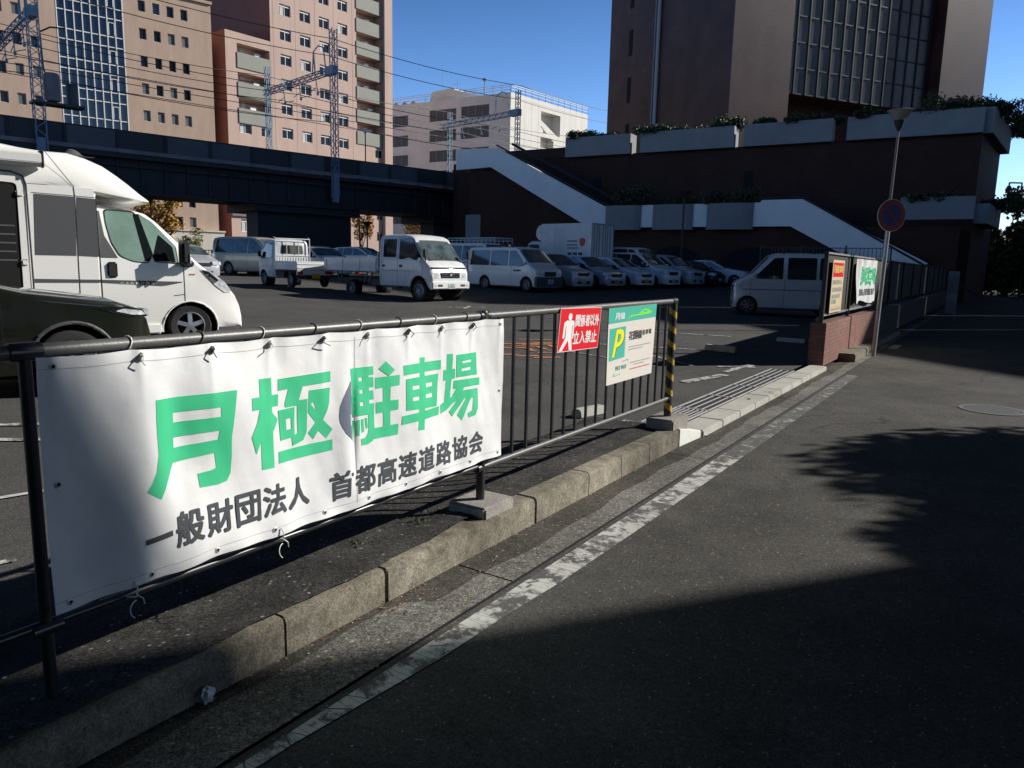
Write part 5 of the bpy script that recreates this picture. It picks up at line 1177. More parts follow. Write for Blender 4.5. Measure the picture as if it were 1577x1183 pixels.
for i in range(9): x=cw[0]+(cw[1]-cw[0])*i/8; q.box(x-.05,x+.05,-.04,.19,cw[2],cw[3])
for kz in range(-4,4):
    for z in (24.74+3.3*kz,23.54+3.3*kz):
        if cw[2]<z<cw[3]: q.box(cw[0],cw[1],.02,.19,z-.05,z+.05)
for kz in range(-3,4): x=cw[0]+(cw[1]-cw[0])*6/8; z=23.54+3.3*kz; q.box(x+.1,x+.82,-.02,.02,z-.5,z-.42); q.box(x+.1,x+.18,-.02,.02,z-1.9,z-.42); q.box(x+.74,x+.82,-.02,.02,z-1.9,z-.42)
fr=q.build('mullions','frame_white',g_)
q=MB(); q.box(-10.2,1.3,-1.6,-.1,0,4.9); q.box(-10.4,1.45,-1.75,0,4.9,5.1); lp_(ob,A,q,'base_wall','cream_wall')
q=MB(); q.add([(-40,-.25,34.45),(1.3,-.25,34.45),(1.3,.4,34.45),(-40,.4,34.45),(-40,-.25,34.8),(1.3,-.25,34.8),(1.3,.4,34.8),(-40,.4,34.8)],[(0,3,2,1),(4,5,6,7),(0,1,5,4),(1,2,6,5),(2,3,7,6),(3,0,4,7)]); lp_(ob,A,q,'cornice','office_brick')
# apartment tower
ab=thing('apartment_tower','pink apartment tower with recessed grey balconies and rows of windows','building',(-30,120,-.35)); A=38.5; ab.scale=(1.25,1.25,1.25)
wins=[];bal=[]
for k in range(0,10):
    zt=38.85-2.75*k
    for c_ in (-6.1,-3.35,-.58,2.25): wins.append((c_,c_+1.5,zt-1.22,zt))
for z in (5.4,8.2): 
    for c_ in (-6.1,8.4): wins.append((c_,c_+1.2,z-1.2,z))
wins.append((8.2,9.5,15.1,16.4))
for k in range(8):
    zt=38.5-2.75*k
    bal.append((5.15,9.3,zt-1.15,zt,1.3))
facade(ab,'wall',A,-7.4,9.45,0,41,wins+bal,'resid_pink')
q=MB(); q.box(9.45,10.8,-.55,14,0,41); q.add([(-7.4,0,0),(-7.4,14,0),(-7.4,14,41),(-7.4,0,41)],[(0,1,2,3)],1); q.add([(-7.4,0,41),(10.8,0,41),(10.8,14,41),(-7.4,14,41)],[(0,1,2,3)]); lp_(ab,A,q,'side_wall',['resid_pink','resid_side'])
w2=[(-11.7,-7.55,24.0,25.0,1.2),(-11.7,-7.55,20.9,21.95,1.2),(-11.7,-7.55,18.1,19.2,1.2)]; w2w=[(-11.7,-10.15,15.45,16.7),(-8.9,-7.7,15.4,16.6),(-11.9,-10.6,8.2,9.5),(-11.9,-10.4,4.5,5.9)]
facade(ab,'wing_wall',A,-13.1,-7.42,0,26.1,w2+w2w,'resid_pink',off=(0,0))
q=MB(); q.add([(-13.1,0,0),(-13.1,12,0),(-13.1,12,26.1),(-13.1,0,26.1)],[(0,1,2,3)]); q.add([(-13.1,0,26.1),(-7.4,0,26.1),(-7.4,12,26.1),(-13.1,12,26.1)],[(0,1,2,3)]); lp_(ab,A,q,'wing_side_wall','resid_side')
for i,r in enumerate(wins+w2w): window(ab,A,*r,style='sash',y=.16,curtain=(i*7)%3==0)
for r in bal+w2:
    q=MB(); xx=r[0]+1.9+rr.random()*.8; q.box(xx,xx+.7,r[4]-.5,r[4]-.2,r[2],r[2]+.55); lp_(ab,A,q,'air_conditioner','frame_white')
    q=MB(); lo_=r[2]-1.58; q.box(r[0]-.05,r[1]+.05,-.12,-.002,lo_,r[2]+.02); lp_(ab,A,q,'balcony_parapet','balcony_grey')
    mat('door_grey',(.40,.40,.38),.6)
    for x0_,x1_ in ((r[0]+.1,r[0]+.8),(r[0]+1.0,r[0]+1.55)): q=MB(); q.box(x0_,x1_,r[4]-.08,r[4]-.02,r[2],r[3]-.1); lp_(ab,A,q,'balcony_door','door_grey')
# seams on the facade
q=MB()
for x in (-7.0,-4.0,-1.2,1.6,4.5): q.box(x-.02,x+.02,-.012,-.002,0,41)
lp_(ab,A,q,'facade_joint',mat('joint',(.36,.22,.19),.8))
q=MB(); q.box(-7.4,4.9,-.02,-.003,5.9,6.2); q.box(-13.1,-7.45,-.25,-.003,6.2,6.5); lp_(ab,A,q,'ledge',mat('ledge',(.15,.12,.12),.8))
# white office block
wb=thing('white_office_block','pale concrete block with white sunlit end wall and rooftop railing','building',(-1.35,139.7,0)); AL,AR=121.1,40.
wins=[]
for k in range(6):
    z=30.3-3.75*k
    for x0,x1,dz in ((-31,-25.2,-.4),(-19.9,-13.6,0),(-12.5,-6.2,.1)): wins.append((x0+1.6 if x0>-30 else -30.9,x1+1.6,z-2.1+dz,z+dz))
facade(wb,'wall',AL,-31,0,0,32,wins,'white_tile_side')
for r in wins: window(wb,AL,*r,fm='frame_grey',gm='glass_matt',style='bars',y=.18)
facade(wb,'end_wall',AR,0,24.3,0,32,[(8.9,15.0,26.3,30.2,2.0),(8.9,13.0,23.6,25.6,1.5)],'white_tile')
q=MB(); q.prism([(8.9,28.6),(15.0,25.9),(15.0,25.2),(12.8,25.2),(8.9,27.6)],'y',.02,.3); lp_(wb,AR,q,'stair_rail_wall','white_tile')
q=MB()
c0=Vector((0,0)); cl_=Vector((-sin(R(AL)),-cos(R(AL))))*31; cr_=Vector((sin(R(AR)),cos(R(AR))))*24.3
q.add([(0,0,32),(cl_.x,cl_.y,32),(cl_.x+cr_.x,cl_.y+cr_.y,32),(cr_.x,cr_.y,32)],[(0,1,2,3)]); q.build('roof','white_tile',wb)
q=MB()
for i in range(12): x=24.3*i/12; q.box(x+.15,x+.15+.04,.02,.0,0,0)
def rl(p0,p1,n):
    q=MB()
    for i in range(n+1): p=p0.lerp(p1,i/n); q.beam((p.x,p.y,32),(p.x,p.y,33.35),.10,.10)
    for z in (32.5,33.0,33.35): q.beam((p0.x,p0.y,z),(p1.x,p1.y,z),.09,.09)
    q.build('roof_railing','frame_white',wb)
rl(Vector((0,0)),cr_,12); rl(Vector((0,0)),cl_,16)
q=MB()
for i in range(1,12): x=24.3*i/12; q.box(x-.02,x+.02,-.01,-.002,0,32) if not 8.8<x<15.1 else q.box(x-.02,x+.02,-.01,-.002,0,23)
for z in (12,16,20,31.2): q.box(0,24.3,-.012,-.003,z-.03,z+.03)
lp_(wb,AR,q,'panel_joint',mat('joint_pale',(.45,.42,.36),.8))
th=rot_for(AL)
q=MB(); q.prism([(-19.5,32.02),(-18.9,34.1),(-13.8,34.4),(-13.4,34.0),(-9,32.8),(-6,32.02)],'y',1.5,6); lp_(wb,AL,q,'roof_house','white_tile_side')
q=MB(); q.bar((-17.5,3,34),(-17.5,3,39.2),.05,5); q.bar((-13.9,3,34),(-13.9,3,36.2),.05,5); q.bar((-15,3,35.4),(-13,3,35.4),.03,4); lp_(wb,AL,q,'antenna','mast_steel')
q=MB(); q.bar((-7,2,32),(-7,2,35.0),.10,8); q.lathe([(0,.0),(.35,.1),(.5,.45),(.35,.6),(0,.62)],12)
for j in range(len(q.v)-60,len(q.v)): q.v[j]=q.v[j]+Vector((-7,2,34.9))
lp_(wb,AL,q,'roof_beacon','mast_steel')
q=MB(); 
for i in range(7): q.lathe([(0,0),(.6,.1),(.75,.6),(.4,1.0),(0,1.05)],10); 
for i in range(7):
    for j in range(i*50,(i+1)*50): q.v[j]=q.v[j]+Vector((-30.2+i*1.1,2+(i%2),31.9))
lp_(wb,AL,q,'roof_tank','planter_concrete')
# ------------------------------------------------------------ railway viaduct, masts, wires
AV=46.5
vi=thing('railway_viaduct','long dark railway viaduct with panelled parapet crossing behind the lot','viaduct',(-21.6,54,0),rot_for(AV))
DW=11.3
q=MB(); q.box(-48,30,.5,5.8,5.62,8.0); q.box(-48,30,-.1,DW+.1,7.75,8.05); q.build('girder','viaduct_girder',vi)
q=MB()
for i in range(52): x=-48+i*1.5; q.box(x,x+.06,.32,.49,5.7,7.74)
q.box(-48,30,.25,.7,5.55,5.615); q.bar((-48,.2,7.3),(30,.2,7.3),.06,6); q.build('stiffeners',mat('viaduct_rib',(.035,.042,.05),.6,var=.4,vscale=1),vi)
MB().box(-48,30,-.22,-.09,8.06,8.30).build('edge_beam','viaduct_concrete',vi)
mat('viaduct_panel_dark',(.022,.027,.033),.6)
for i in range(26):
    x=-48+i*3.0; MB().box(x+.10,x+2.90,-.08,0,8.30,9.42).build('parapet_panel','viaduct_panel' if i%5 in (0,1,3) else 'viaduct_panel_dark',vi)
q=MB()
for i in range(27): x=-48+i*3.0; q.box(x-.10,x+.10,-.16,.05,7.9,9.46)
q.box(-48,30,-.12,.02,9.42,9.50); q.build('parapet_post','viaduct_girder',vi)
q=MB(); q.box(-48,30,DW-.1,DW,8.0,9.5); q.build('far_parapet','viaduct_panel',vi)
for a0_,a1_ in ((3.9,12.0),(20.6,29.0),(-34,-27)):
    q=MB(); q.box(a0_,a1_,1.2,3.2,-.3,5.62); q.box(a0_-.5,a1_+.5,.6,5.6,5.0,5.615); q.build('pier','viaduct_girder',vi)
q=MB(); q.box(6.0,9.8,.9,1.17,-.2,2.6); q.build('pier_shutter',mat('shutter',(.12,.14,.17),.5),vi)
def vpt(a,y,z): th=rot_for(AV); return Vector((-21.6+cos(th)*a-sin(th)*y,54+sin(th)*a+cos(th)*y,z))
def a_at(px,y):
    t=(px-788.5)/F
    lo,hi=-45.,60.
    for _ in range(50):
        m_=(lo+hi)/2; p=vpt(m_,y,9); d=p-Vector((0,0,H)); v=d.dot(RT)/d.dot(FW)
        if v<t: lo=m_
        else: hi=m_
    return m_
def lattice(t,name,p,q_,w_,n,m_='mast_steel'):
    p=Vector(p); q_=Vector(q_); d=(q_-p).normalized(); a=d.orthogonal().normalized() if abs(d.z)>.9 else Vector((0,0,1)); 
    if abs(d.z)>.9: a=Vector((1,0,0))
    b=d.cross(a).normalized(); a=b.cross(d).normalized(); w2=w_/2; B_=MB()
    cs=[a*sx*w2+b*sy*w2 for sx,sy in ((1,1),(1,-1),(-1,-1),(-1,1))]
    for c in cs: B_.beam(p+c,q_+c,.055,.055)
    L_=(q_-p).length
    for i in range(n):
        u0=p+d*L_*i/n; u1=p+d*L_*(i+1)/n
        for k in range(4):
            c1_,c2_=cs[k],cs[(k+1)%4]
            if i%2: c1_,c2_=c2_,c1_
            B_.beam(u0+c1_,u1+c2_,.035,.035)
    return B_.build(name,m_,t)
def mast(px,y,w_,label,zb,zt,wires=True,big=False):
    a=a_at(px,y); p=vpt(a,y,0)
    t=thing('catenary_mast',label,'railway mast',p,rot_for(AV),'lattice catenary masts on the viaduct')
    lattice(t,'mast_frame',(0,0,zb),(0,0,zt),w_,int((zt-zb)/.45))
    if y<0: q=MB(); q.box(-.2,.2,-.2,.2,zb-.4,zb+1.8); q.build('mast_foot','mast_steel',t)
    return t,a
t1,a1=mast(62,-.30,.55,'big steel mast with grey transformer cans at the left edge',6.6,19.5)
t2,a2=mast(416,DW+.3,.36,'thin left mast of the middle portal before the pink tower',8,18.3)
t3,a3=mast(516,-.30,.42,'tall right mast of the middle portal before the pink tower',6.4,19.0)
t4,a4=mast(692,DW+.3,.34,'pale left mast of the far portal before the white block',8,17.5)
t5,a5=mast(795,-.30,.34,'pale right mast of the far portal above the white stairs',8,17.8)
def local(t,p): return t.matrix_basis.inverted()@p
for t,a,z,yy in ((t1,a1,15.6,DW+3),(t3,a3,16.0,DW+.3),(t5,a5,15.8,DW+.3)):
    bpy.context.view_layer.update()
    lattice(t,'cross_beam',(0,0,z),(0,yy+.3,z),.40,26)
    q=MB(); q.box(-.25,.25,-.25,.9,z-.3,z+.3); q.build('beam_bracket','mast_steel',t)
    for i,yb in enumerate((2.8,5.6,8.4)):
        q=MB(); q.bar((0,yb,z-.2),(0,yb-.3,z-1.3),.035,6); q.bar((0,yb-.3,z-1.3),(.5,yb-.9,z-1.2),.03,6); q.bar((0,yb,z-.9),(0,yb+.9,z-1.1),.03,6); q.lathe([(0,-.15),(.09,-.1),(.09,.1),(0,.15)],8)
        for j in range(len(q.v)-32,len(q.v)): q.v[j]=q.v[j]+Vector((0,yb-.3,z-1.4))
        q.build('insulator_arm','mast_steel',t)
    q=MB(); q.tube([(0,1.2,z+.2),(0,1.5,z+1.9),(0,2.3,z+2.2),(0,3.1,z+1.9),(0,3.3,z+.2)],.05,6); q.bar((0,3.1,z+1.9),(0,2.9,z+.2),.05,6); q.build('top_bracket','mast_steel',t)
for (x,y,z,r,h_) in ((.75,-.2,10.6,.42,1.6),(1.9,.2,10.5,.34,1.3)):
    q=MB(); q.lathe([(0,0),(r*.9,0),(r,.08),(r,h_-.1),(r*.85,h_),(0,h_)],16)
    for v in q.v: v.x+=x; v.y+=y; v.z+=z
    q.build('transformer','viaduct_concrete' if x<1 else 'viaduct_panel',t1,smooth=40)
q=MB(); q.box(-.4,2.4,-.5,.5,10.35,10.5); q.build('transformer_deck','wire',t1); q=MB(); q.tube([(.3,0,14.5),(.9,0,14.9),(1.7,0,15.0)],.05,5); q.tube([(.35,0,14.4),(.4,0,12.4),(.5,0,12.2)],.05,5); q.build('drop_cable','wire',t1)
WGp='overhead railway wires'
wires=[(-.2,18.3,'highest wire at the near side'),(.5,17.2,'near feeder wire below the highest'),(2.6,14.9,'near messenger wire'),(2.6,13.5,'near contact wire'),(5.4,15.0,'middle messenger wire'),(5.4,13.6,'middle contact wire'),(8.2,14.9,'far messenger wire'),(8.2,13.5,'far contact wire'),(DW,17.4,'far side feeder wire'),(1.0,12.3,'lowest thin wire over the parapet')]
for y,z,lb in wires:
    q=MB(); pts=[]; sp=a3-a1; sag=.35 if 'contact' not in lb else .05
    for i in range(-30,70):
        a=a1+sp*i/16; ph=(i/16)%1; pts.append(vpt(a,y,z-sag*4*ph*(1-ph)))
    q.tube(pts,.028,4); o=q.build('overhead_wire','wire'); tag(o,lb+' over the viaduct','cable',WGp)
t=thing('post','short thin signal post on the viaduct parapet','post',vpt(a_at(563,-.1),-.1,9.4)); MB().bar((0,0,0),(0,0,2.6),.05,6).build('pole','wire',t); MB().box(-.12,.12,-.04,.04,2.3,2.7).build('head','frame_white',t)
# ------------------------------------------------------------ brick podium with tower
PA=120.7
pod=thing('brick_podium','dark brown brick podium with grey planter parapets and white outer stairs','building',(25.8,42.9,0)); 
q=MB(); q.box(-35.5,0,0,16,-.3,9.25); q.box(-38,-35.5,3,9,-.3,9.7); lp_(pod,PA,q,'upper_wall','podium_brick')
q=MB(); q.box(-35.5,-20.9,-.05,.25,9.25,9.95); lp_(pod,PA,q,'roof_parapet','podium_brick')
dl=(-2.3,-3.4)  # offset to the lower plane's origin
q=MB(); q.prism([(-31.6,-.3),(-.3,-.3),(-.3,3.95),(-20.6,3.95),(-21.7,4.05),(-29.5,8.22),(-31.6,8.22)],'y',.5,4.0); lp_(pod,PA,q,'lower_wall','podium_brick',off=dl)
q=MB(); q.prism([(-32.5,9.62),(-29.0,9.55),(-20.6,5.36),(-20.45,5.36),(-20.45,3.92),(-21.7,4.02),(-29.5,8.25),(-32.5,8.17)],'y',0,.22); q.prism([(-32.5,8.17),(-29.5,8.25),(-21.7,4.02),(-20.5,3.92),(-20.5,4.3),(-21.7,4.4),(-29.5,8.6),(-32.5,8.6)],'y',.23,2.0); lp_(pod,PA,q,'outer_stair','stair_white',off=dl)
q=MB(); q.tube([(-29.0,-.02,9.72),(-20.6,-.02,5.52),(-20.2,-.02,5.45)],.06,6); q.tube([(-29.0,2.1,10.1),(-20.6,2.1,5.9)],.10,6); lp_(pod,PA,q,'handrail','wire',off=dl)
q=MB(); q.prism([(-20.44,3.98),(-8.8,3.98),(-4.1,1.45),(-3.0,.9),(-1.6,1.98),(-8.25,5.5),(-10.5,5.5),(-10.6,5.36),(-20.44,5.36)],'y',.0,.2); lp_(pod,PA,q,'outer_stair','stair_white',off=dl)
q=MB(); q.tube([(-10.6,-.02,5.62),(-8.3,-.02,5.62),(.9,-.02,.35)],.06,6); lp_(pod,PA,q,'handrail','wire',off=dl)
def planter(x0,x1,z0,z1,y0,y1,off,ang=PA,bul=0,m_='planter_concrete'):
    q=MB(); 
    if bul:
        n=12; pl=[(lerp(x0,x1,i/n),y0-bul*(1-(2*i/n-1)**2)**.5) for i in range(n+1)]+[(x1,y1),(x0,y1)]
        q.prism(pl,'z',z0,z1)
    else: q.box(x0,x1,y0,y1,z0,z1)
    n=max(1,int((x1-x0)/2.2)); 
    o=lp_(pod,ang,q,'planter',m_,off=off,smooth=40 if bul else None)
    if not bul:
        q=MB()
        for i in range(1,n): x=lerp(x0,x1,i/n); q.box(x-.012,x+.012,y0-.004,y0-.001,z0+.02,z1-.02)
        if n>1: q.build('panel_joint','joint_pale' if 0 else mat('joint_dark',(.2,.2,.2),.8),o)
for x0,x1 in ((-25.65,-20.65),(-19.93,-13.58),(-12.97,-7.74),(-6.93,.0)): planter(x0,x1,9.17,10.50,-.55,.55,(0,0))
for x0,x1 in ((-20.4,-18.0),(-17.15,-14.6),(-13.7,-10.95)): planter(x0,x1,3.80,5.34,-.15,.3,dl,bul=.35)
planter(-3.2,.25,4.28,5.45,-.1,.5,dl)
# right-hand side of the podium, running back beside the road
SA=38.0
q=MB(); q.box(0,9.0,-.0,9,-.3,9.25); lp_(pod,SA,q,'side_wall','podium_brick')
for x0,x1 in ((-.1,3.3),(3.4,6.5),(6.6,9.0)): planter(x0,x1,9.17,10.55,-.5,.3,(0,0),ang=SA)
for i in range(2): planter(.2+i*3.1,3.2+i*3.1,4.3,5.4,-.7,.1,(0,0),ang=SA)
for x in (-23.5,-12.9): q=MB(); q.box(x,x+.55,-.012,-.002,6.6,7.7); lp_(pod,PA,q,'vent','dark_gap')
q=MB()
for x0,x1 in ((-17.2,-14.2),(-12.6,-9.2),(-8,-5.5)):
    pr=[(x0,.0),(x1,.0),(x1,1.9)]+[((x0+x1)/2+(x1-x0)/2*cos(a),1.9+.9*sin(a)) for a in [PI*j/12 for j in range(1,12)]]+[(x0,1.9)]
    q=MB(); q.prism(pr,'y',.44,.499); lp_(pod,PA,q,'archway','dark_gap',off=dl)
q=MB(); q.box(-31.9,-30.6,.44,.499,3.2,5.0); lp_(pod,PA,q,'wall_panel','planter_concrete',off=dl)
tw=thing('brick_tower','tall reddish brown tiled tower with dark curtain wall rising from the podium','building',(15.5,57.2,9.0)); TA=66.2; TB=TA+90
def tface(ang,q,name,m_,**kw): return lp_(tw,ang,q,name,m_,**kw)
HT=40
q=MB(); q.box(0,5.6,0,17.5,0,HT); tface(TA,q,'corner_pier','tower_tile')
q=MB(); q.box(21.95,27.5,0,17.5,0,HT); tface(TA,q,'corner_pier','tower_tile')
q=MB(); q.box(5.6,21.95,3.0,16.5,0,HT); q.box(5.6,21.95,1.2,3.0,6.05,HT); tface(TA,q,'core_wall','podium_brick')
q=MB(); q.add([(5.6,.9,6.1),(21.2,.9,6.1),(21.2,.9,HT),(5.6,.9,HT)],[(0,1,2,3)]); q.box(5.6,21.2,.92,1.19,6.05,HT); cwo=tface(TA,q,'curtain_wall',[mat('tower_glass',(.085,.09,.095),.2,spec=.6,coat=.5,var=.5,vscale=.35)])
q=MB()
n=13
for i in range(n+1): x=5.6+15.6*i/n; q.box(x-.06,x+.06,.80,.9,6.05,HT)
z=6.1
while z<HT: q.box(5.6,21.2,.84,.9,z-.05,z+.05); z+=1.9
q.build('mullions',mat('mullion_dark',(.012,.016,.022),.5,metal=.4),cwo)
q=MB(); q.box(-.02,.0,0,0,0,0)
q=MB(); q.bar((-.15,9.4,.2),(-.15,9.4,HT),.16,8); q.bar((-.10,10.0,.2),(-.10,10.0,HT),.05,6); tface(TA,q,'drain_pipe',mat('pipe_grey',(.30,.33,.36),.5,metal=.2))
for z in range(3,38,4): q=MB(); q.box(-.012,-.002,13.6,14.2,z,z+2.2); tface(TA,q,'slit_window','dark_gap')
# ------------------------------------------------------------ foliage
def leaves(q,c,rad,n,s,rng,mi_n,flat=1.0):
    for _ in range(n):
        while True:
            v=Vector((rng.uniform(-1,1),rng.uniform(-1,1),rng.uniform(-1,1)))
            if v.length<1: break
        v=v*(.55+.45*rng.random())
        p=Vector((c[0]+v.x*rad[0],c[1]+v.y*rad[1],c[2]+v.z*rad[2]*flat)); ss=s*rng.uniform(.6,1.4)
        a=Vector((rng.gauss(0,1),rng.gauss(0,1),rng.gauss(0,1))).normalized(); b=a.orthogonal().normalized(); c_=a.cross(b)
        q.add([p-b*ss,p+c_*ss*.6,p+b*ss,p-c_*ss*.6],[(0,1,2,3)],rng.randrange(mi_n))
mat('bark',(.09,.065,.045),.9,var=.3,vscale=10,bump=.5,bscale=20)
GREEN=[mat('leaf_g1',(.035,.055,.018),.6),mat('leaf_g2',(.05,.08,.025),.6),mat('leaf_g3',(.025,.04,.015),.6)]
YEL=[mat('leaf_y1',(.52,.27,.04),.6),mat('leaf_y2',(.60,.36,.06),.6),mat('leaf_y3',(.38,.17,.03),.6),mat('leaf_y4',(.30,.27,.05),.6)]
def tree(label,x,y,z,h_,r,mats_,n,s,seed,tall=1.0,name='tree',cat='tree',group=None,trunk=.35):
    rng=random.Random(seed); t=thing(name,label,cat,(x,y,z),0,group)
    q=MB(); tr=max(.05,h_*.022); top=h_*trunk
    p=Vector((0,0,-.3)); segs=[p]; 
    for i in range(6): p=p+Vector((rng.uniform(-.05,.05)*h_*.3,rng.uniform(-.05,.05)*h_*.3,h_*.85/6)); segs.append(p)
    for i in range(6): q.bar(segs[i],segs[i+1],tr*(1-i*.14),8,0,tr*(1-(i+1)*.14))
    blobs=[]
    for i in range(10):
        k_=segs[2+i%4]; a=rng.uniform(0,6.3); e=Vector((cos(a)*r*rng.uniform(.4,.8),sin(a)*r*rng.uniform(.4,.8),0)); zz=lerp(top+.15*h_,h_*.92,rng.random()); e.z=zz
        k2=Vector((k_.x,k_.y,min(k_.z,zz-.1*h_))); q.bar(k2,e,tr*.4,5,0,tr*.12); blobs.append(e)
    q.build('trunk','bark',t)
    q=MB()
    for b_ in blobs+[Vector((0,0,h_*.9)),Vector((0,0,lerp(top,h_,.5)))]:
        rb=r*rng.uniform(.38,.6); leaves(q,b_,(rb,rb,rb*tall),n//12,s,rng,len(mats_))
    q.build('crown',mats_,t); return t
def g_pt(px,y_): # ground point seen in column px at distance y_
    d=ray(px,410); return (d.x/d.y*y_,y_)
x,y=g_pt(242,68); tree('yellow autumn tree beside the motorhome windscreen, under the viaduct',x,y,.3,7.6,2.1,YEL,2600,.13,11)
x,y=g_pt(556,88); tree('narrow orange autumn tree at the right side of the viaduct pier',x,y,.3,8.4,1.35,YEL,1800,.14,12,1.6)
x,y=g_pt(652,98); tree('round orange autumn tree above the double cab truck roof',x,y,.3,7.9,2.5,YEL,2600,.13,13)
x,y=g_pt(415,84); tree('small orange autumn tree left of the viaduct pier',x,y,.3,5.4,1.1,YEL,900,.12,14)
x,y=g_pt(300,88); tree('bare brownish tree casting shade on the cream wall',x,y,.3,4.5,1.6,[GREEN[0],YEL[3]],700,.12,15)
def bush(label,c,rad,n,s,seed,mats_=GREEN,name='shrub',group='dark shrubs on the podium terraces'):
    rng=random.Random(seed); t=thing(name,label,'shrub',c,0,group); q=MB()
    for i in range(4):
        a=rng.uniform(0,6.3); q.bar((0,0,-.2),(cos(a)*rad[0]*.4,sin(a)*rad[1]*.4,rad[2]*1.0),.03,5)
    q.build('stem','bark',t); q=MB()
    k_=max(3,int(max(rad[0],rad[1])/rad[2]*3))
    for i in range(k_+2):
        cx=lerp(-.95,.95,(i+.5)/(k_+2))*rad[0]+rng.gauss(0,.1); cy=rng.uniform(-.6,.6)*rad[1]; rb=rad[2]*rng.uniform(.45,.85)
        leaves(q,(cx,cy,rb*.8),(rb*1.3,rb*1.2,rb),2*n//(k_+2),s*.85,rng,len(mats_))
    q.build('foliage',mats_,t); return t
def pod_pt(x,y,z,off=(0,0),ang=PA): th=rot_for(ang); return (25.8+off[0]+cos(th)*x-sin(th)*y,42.9+off[1]+sin(th)*x+cos(th)*y,z)
sl_=['low shrubs on the leftmost upper planter against the sky','long low hedge on the second upper planter before the tower','sunlit tipped shrub at the right end of the second upper planter','small shrub at the foot of the grazing lit tower face','shrub on the third upper planter','low shrub at the left of the widest upper planter','tall bush at the corner of the upper planter']
for i,(a,rx,rz) in enumerate(((-23.9,1.9,.55),(-18.0,2.4,.55),(-14.2,.9,.7),(-11.8,.6,.45),(-9.0,1.9,.5),(-4.8,2.2,.5),(-1.2,1.9,.85))):
    bush(sl_[i],pod_pt(a,.1,10.35),(rx,.45,rz),1200,.09,40+i)
s2=['first dark bush on the side planters after the corner','second round bush on the side planters','third bush on the side planters','last dry looking bush at the podium end']
for i,(a,rz) in enumerate(((2.0,.7),(5.0,.8),(8.2,.8),(10.6,.6))): bush(s2[i],pod_pt(a,-.3,10.4,ang=SA),(1.2,.8,rz),900,.10,60+i)
s3=['tall dark bush on the left curved lower planter','low bush on the middle curved lower planter','broad bush on the right curved lower planter','low dark hedge over the right lower planter','dark bush over the lower side planter by the road']
for i,(a,rx,rz) in enumerate(((-18.6,1.1,1.35),(-15.6,1.0,.55),(-12.3,1.5,.9),(-1.5,1.4,.5))): bush(s3[i],pod_pt(a,.4,5.2,dl),(rx,rx*.6,rz),900,.10,70+i)
bush(s3[4],pod_pt(3.5,-.4,5.3,ang=SA),(2.4,.8,.6),1200,.10,77)
tl_=['dark tree mass beside the podium end','tall dark tree under the hooked lantern','lower dark tree at the foot of the podium side','dark tree at the right edge of the road']
for i,(x,y,h_,r) in enumerate(((39.4,60.0,8.2,2.9),(45.5,62.0,8.4,3.2),(38.2,56.5,5.2,2.3),(43.0,57.5,5.8,3.0))): tree(tl_[i],x,y,-.3,h_,r,GREEN,10000,.19,80+i,1.0,trunk=.08)
hd=thing('hedge','long dark hedge closing the far end of the road','hedge',(40,58,-.3),R(-33)); rg=random.Random(5); q=MB()
for i in range(14): leaves(q,(-6+i*1.5,0,1.2+.3*sin(i)),(1.3,.8,1.5),700,.17,rg,3)
q.build('foliage',GREEN,hd); q=MB()
for i in range(14): q.bar((-6+i*1.5,0,0),(-6+i*1.5,.1,1.6),.04,5)
q.build('stem','bark',hd)
x,y=g_pt(582,62); bush('small green clipped bush between the white wagon and the truck cab',(x,y,.9),(1.4,1.4,1.3),900,.09,90,[GREEN[1],mat('leaf_g4',(.09,.12,.03),.6)],group=None)
x,y=g_pt(288,66); bush('green bush in front of the cream wall',(x,y,.5),(1.8,1.4,1.3),900,.10,91,[GREEN[1],MATS['leaf_g4']],group=None)
# iron fence in front of the right stairs
t=thing('iron_fence','thin black iron fence in front of the white right-hand stair','fence',pod_pt(0,-1.6,0,dl),rot_for(PA)); q=MB()
for i in range(34): q.bar((-10+i*.2,0,.2),(-10+i*.2,0,2.75),.018,4)
for z in (.5,2.7): q.beam((-10,0,z),(-3.3,0,z),.04,.04)
q.build('railing_panel','wire',t)
for x in (-10,-7.8,-5.5,-3.3): MB().box(x-.04,x+.04,-.04,.04,-.3,2.85).build('post','wire',t)
# garden railing by the cream wall
t=thing('iron_fence','short dark railing at the foot of the cream wall','fence',(*g_pt(318,52),.5),rot_for(49)); q=MB()
for i in range(26): q.bar((-2.4+i*.2,0,0),(-2.4+i*.2,0,1.5),.025,4)
for z in (.1,1.45): q.beam((-2.4,0,z),(2.6,0,z),.05,.05)
q.build('railing_panel','wire',t)
def small_lamp(label,x,y,z,h_):
    t=thing('street_lamp',label,'street lamp',(x,y,z)); MB().bar((0,0,-.3),(0,0,h_-.3),.055,8).build('pole','wire',t,smooth=40)
    q=MB(); q.lathe([(.05,h_-.4),(.14,h_-.25),(.42,h_-.02),(.45,h_),(0,h_)],16); q.build('lamp_head','wire',t,smooth=40)
x,y=g_pt(566,56); small_lamp('small dark lamp with wide bowl left of the truck cab',x,y,.8,3.5)
x,y=g_pt(1048,43.0); small_lamp('thin dark lamp post before the curved planters',x,y,.4,5.3)
x,y=g_pt(237,64); small_lamp('dark lamp post in front of the yellow tree',x,y,.3,6.0)
t=thing('street_lamp','hooked lantern street lamp against the sky at the far right','street lamp',(43.9,66.5,0)); q=MB(); q.tube([(0,0,0),(0,0,9.4),(-1.1,0,9.4),(-1.1,0,9.2)],.07,6); q.build('pole','wire',t); q=MB(); q.lathe([(0,8.3),(.2,8.35),(.28,8.8),(.12,9.15),(0,9.2)],10); 
for v in q.v: v.x-=1.1
q.build('lantern','wire',t)
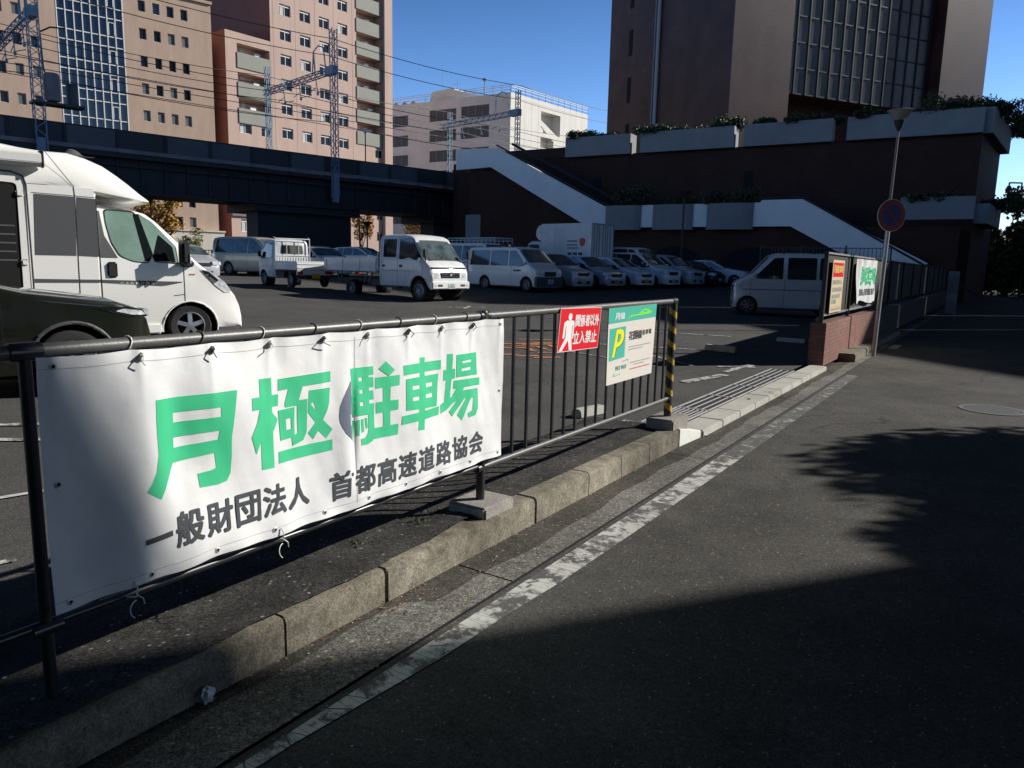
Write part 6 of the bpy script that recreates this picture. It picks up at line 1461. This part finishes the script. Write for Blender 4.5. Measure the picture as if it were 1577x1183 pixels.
t=thing('marker_post','dull grey blank slab post standing by the dark far fence','post',(*[c for c in P(35.5,-1.6)][:2],-.2),ZR); MB().box(-.20,.20,-.08,.08,0,1.75).build('slab','planter_concrete',t,bevel=.02)
t=thing('lit_signboard','narrow lit board at the right edge of the road','sign',(26.1,37.4,1.0),R(30)); q=MB(); q.prism([(-.18,-.9),(.30,-.3),(.30,1.9),(.1,.9)],'y',0,.06); q.build('board','paint_truck',t); MB().bar((.2,.03,-1.5),(.2,.03,-.3),.03,6).build('leg','wire',t)
# ------------------------------------------------------------ buildings and tree beyond the right edge (they cast the street's shade)
CA_,SA_=cos(R(15.5)),sin(R(15.5))
sv=lambda s_,v_: (CA_*s_-SA_*v_,SA_*s_+CA_*v_)
def block_b(name,label,pts,h_,m_):
    t=thing(name,label,'building',(*sv(*pts[0]),-.2)); x0,y0=sv(*pts[0])
    pl=[(sv(*p)[0]-x0,sv(*p)[1]-y0) for p in pts]; q=MB(); q.prism(pl,'z',0,h_); q.build('wall',m_,t)
    q=MB(); (ax,ay),(bx,by)=pl[0],pl[-1]; d=Vector((bx-ax,by-ay)); L_=d.length; d.normalize(); n_=Vector((d.y,-d.x)); n_=n_ if n_.x<0 else -n_
    k_=int(L_/3.2)
    for i in range(k_):
        for j in range(1,int(h_/3.3)):
            a=(i+.25)*L_/k_; c=Vector((ax,ay))+d*a+n_*.02; e=c+d*1.5
            q.add([(c.x,c.y,j*3.3),(e.x,e.y,j*3.3),(e.x,e.y,j*3.3+1.5),(c.x,c.y,j*3.3+1.5)],[(0,1,2,3)])
    q.build('windows','win_glass',t); return t
block_b('apartment_block','lower grey block across the street with flat roof',[(45.4,17.4),(60,17.4),(60,8.0),(45.4,8.0)],20,'planter_concrete')
block_b('apartment_block','tan block across the street beside the lower grey one',[(45.5,23.4),(62,23.4),(62,17.45),(45.5,17.45)],21.2,'office_brick')
block_b('apartment_block','highest pale block across the far street',[(58.2,43),(79,43),(79,23.5),(67.7,23.5)],36.4,'white_tile_side')
# elevated expressway crossing overhead behind the photographer: its edge throws the foreground shade
VE=.92; ED=R(21.5)
t=thing('elevated_expressway','concrete expressway deck crossing overhead behind the photographer','expressway',(-sin(ED)*VE,cos(ED)*VE,0),ED)
q=MB(); q.box(-60,75,-15,0,8.2,9.7); q.box(-60,75,-.25,0,9.7,10.6); q.box(-60,75,-15,-14.75,9.7,10.6); q.build('deck','viaduct_girder',t)
for x in (-24,46):
    q=MB(); q.box(x-1.2,x+1.2,-9,-6,-.5,7.2); q.box(x-1.2,x+1.2,-14,-1,7.2,8.18); q.build('pier','viaduct_concrete',t,bevel=.1)
# street tree beyond the right edge
tx,ty=sv(13.75,4.35); rng=random.Random(99)
t=thing('tree','round street tree beyond the right edge of the road','tree',(tx,ty,-.2),R(15.5))
q=MB(); q.bar((0,0,0),(0,0,3.2),.12,10,0,.08); 
for i in range(8):
    a=i*.785; q.bar((0,0,2.4+i*.1),(cos(a)*1.1,sin(a)*1.1,4.2+.6*sin(i*2.1)),.05,6,0,.02)
q.build('trunk','bark',t); q=MB()
leaves(q,(0,.1,4.35),(1.35,1.75,1.4),15000,.085,rng,3); leaves(q,(1.6,-.75,4.4),(1.5,1.15,1.3),9000,.085,rng,3)
leaves(q,(-.1,-1.05,4.1),(1.2,.85,1.2),6000,.085,rng,3); leaves(q,(1.7,-1.6,4.2),(1.6,.75,1.3),6000,.085,rng,3)
for c_ in ((-1.1,-1.1,4.9),(-.3,-1.25,5.0),(-.6,-.9,4.6),(.4,-1.45,4.9),(-1.5,-.8,4.6)): leaves(q,c_,(.7,.42,.6),1800,.075,rng,3)
for i in range(16):
    a=rng.uniform(0,6.3); e=rng.uniform(-.9,1.2); leaves(q,(cos(a)*cos(e)*1.3,sin(a)*cos(e)*1.5,4.3+sin(e)*1.25),(.42,.42,.36),500,.075,rng,3)
q.build('crown',GREEN,t)
block_b('apartment_block','unseen long grey block added behind the photographer beyond the expressway',[(-2,-22),(20,-22),(20,-40),(-2,-40)],14,'viaduct_concrete')  # this block and the next: unseen, added to cut sky light on the foreground
block_b('apartment_block','unseen wide grey block added behind the photographer to the left',[(-70,-20),(-4,-20),(-4,-40),(-70,-40)],17,'viaduct_concrete')
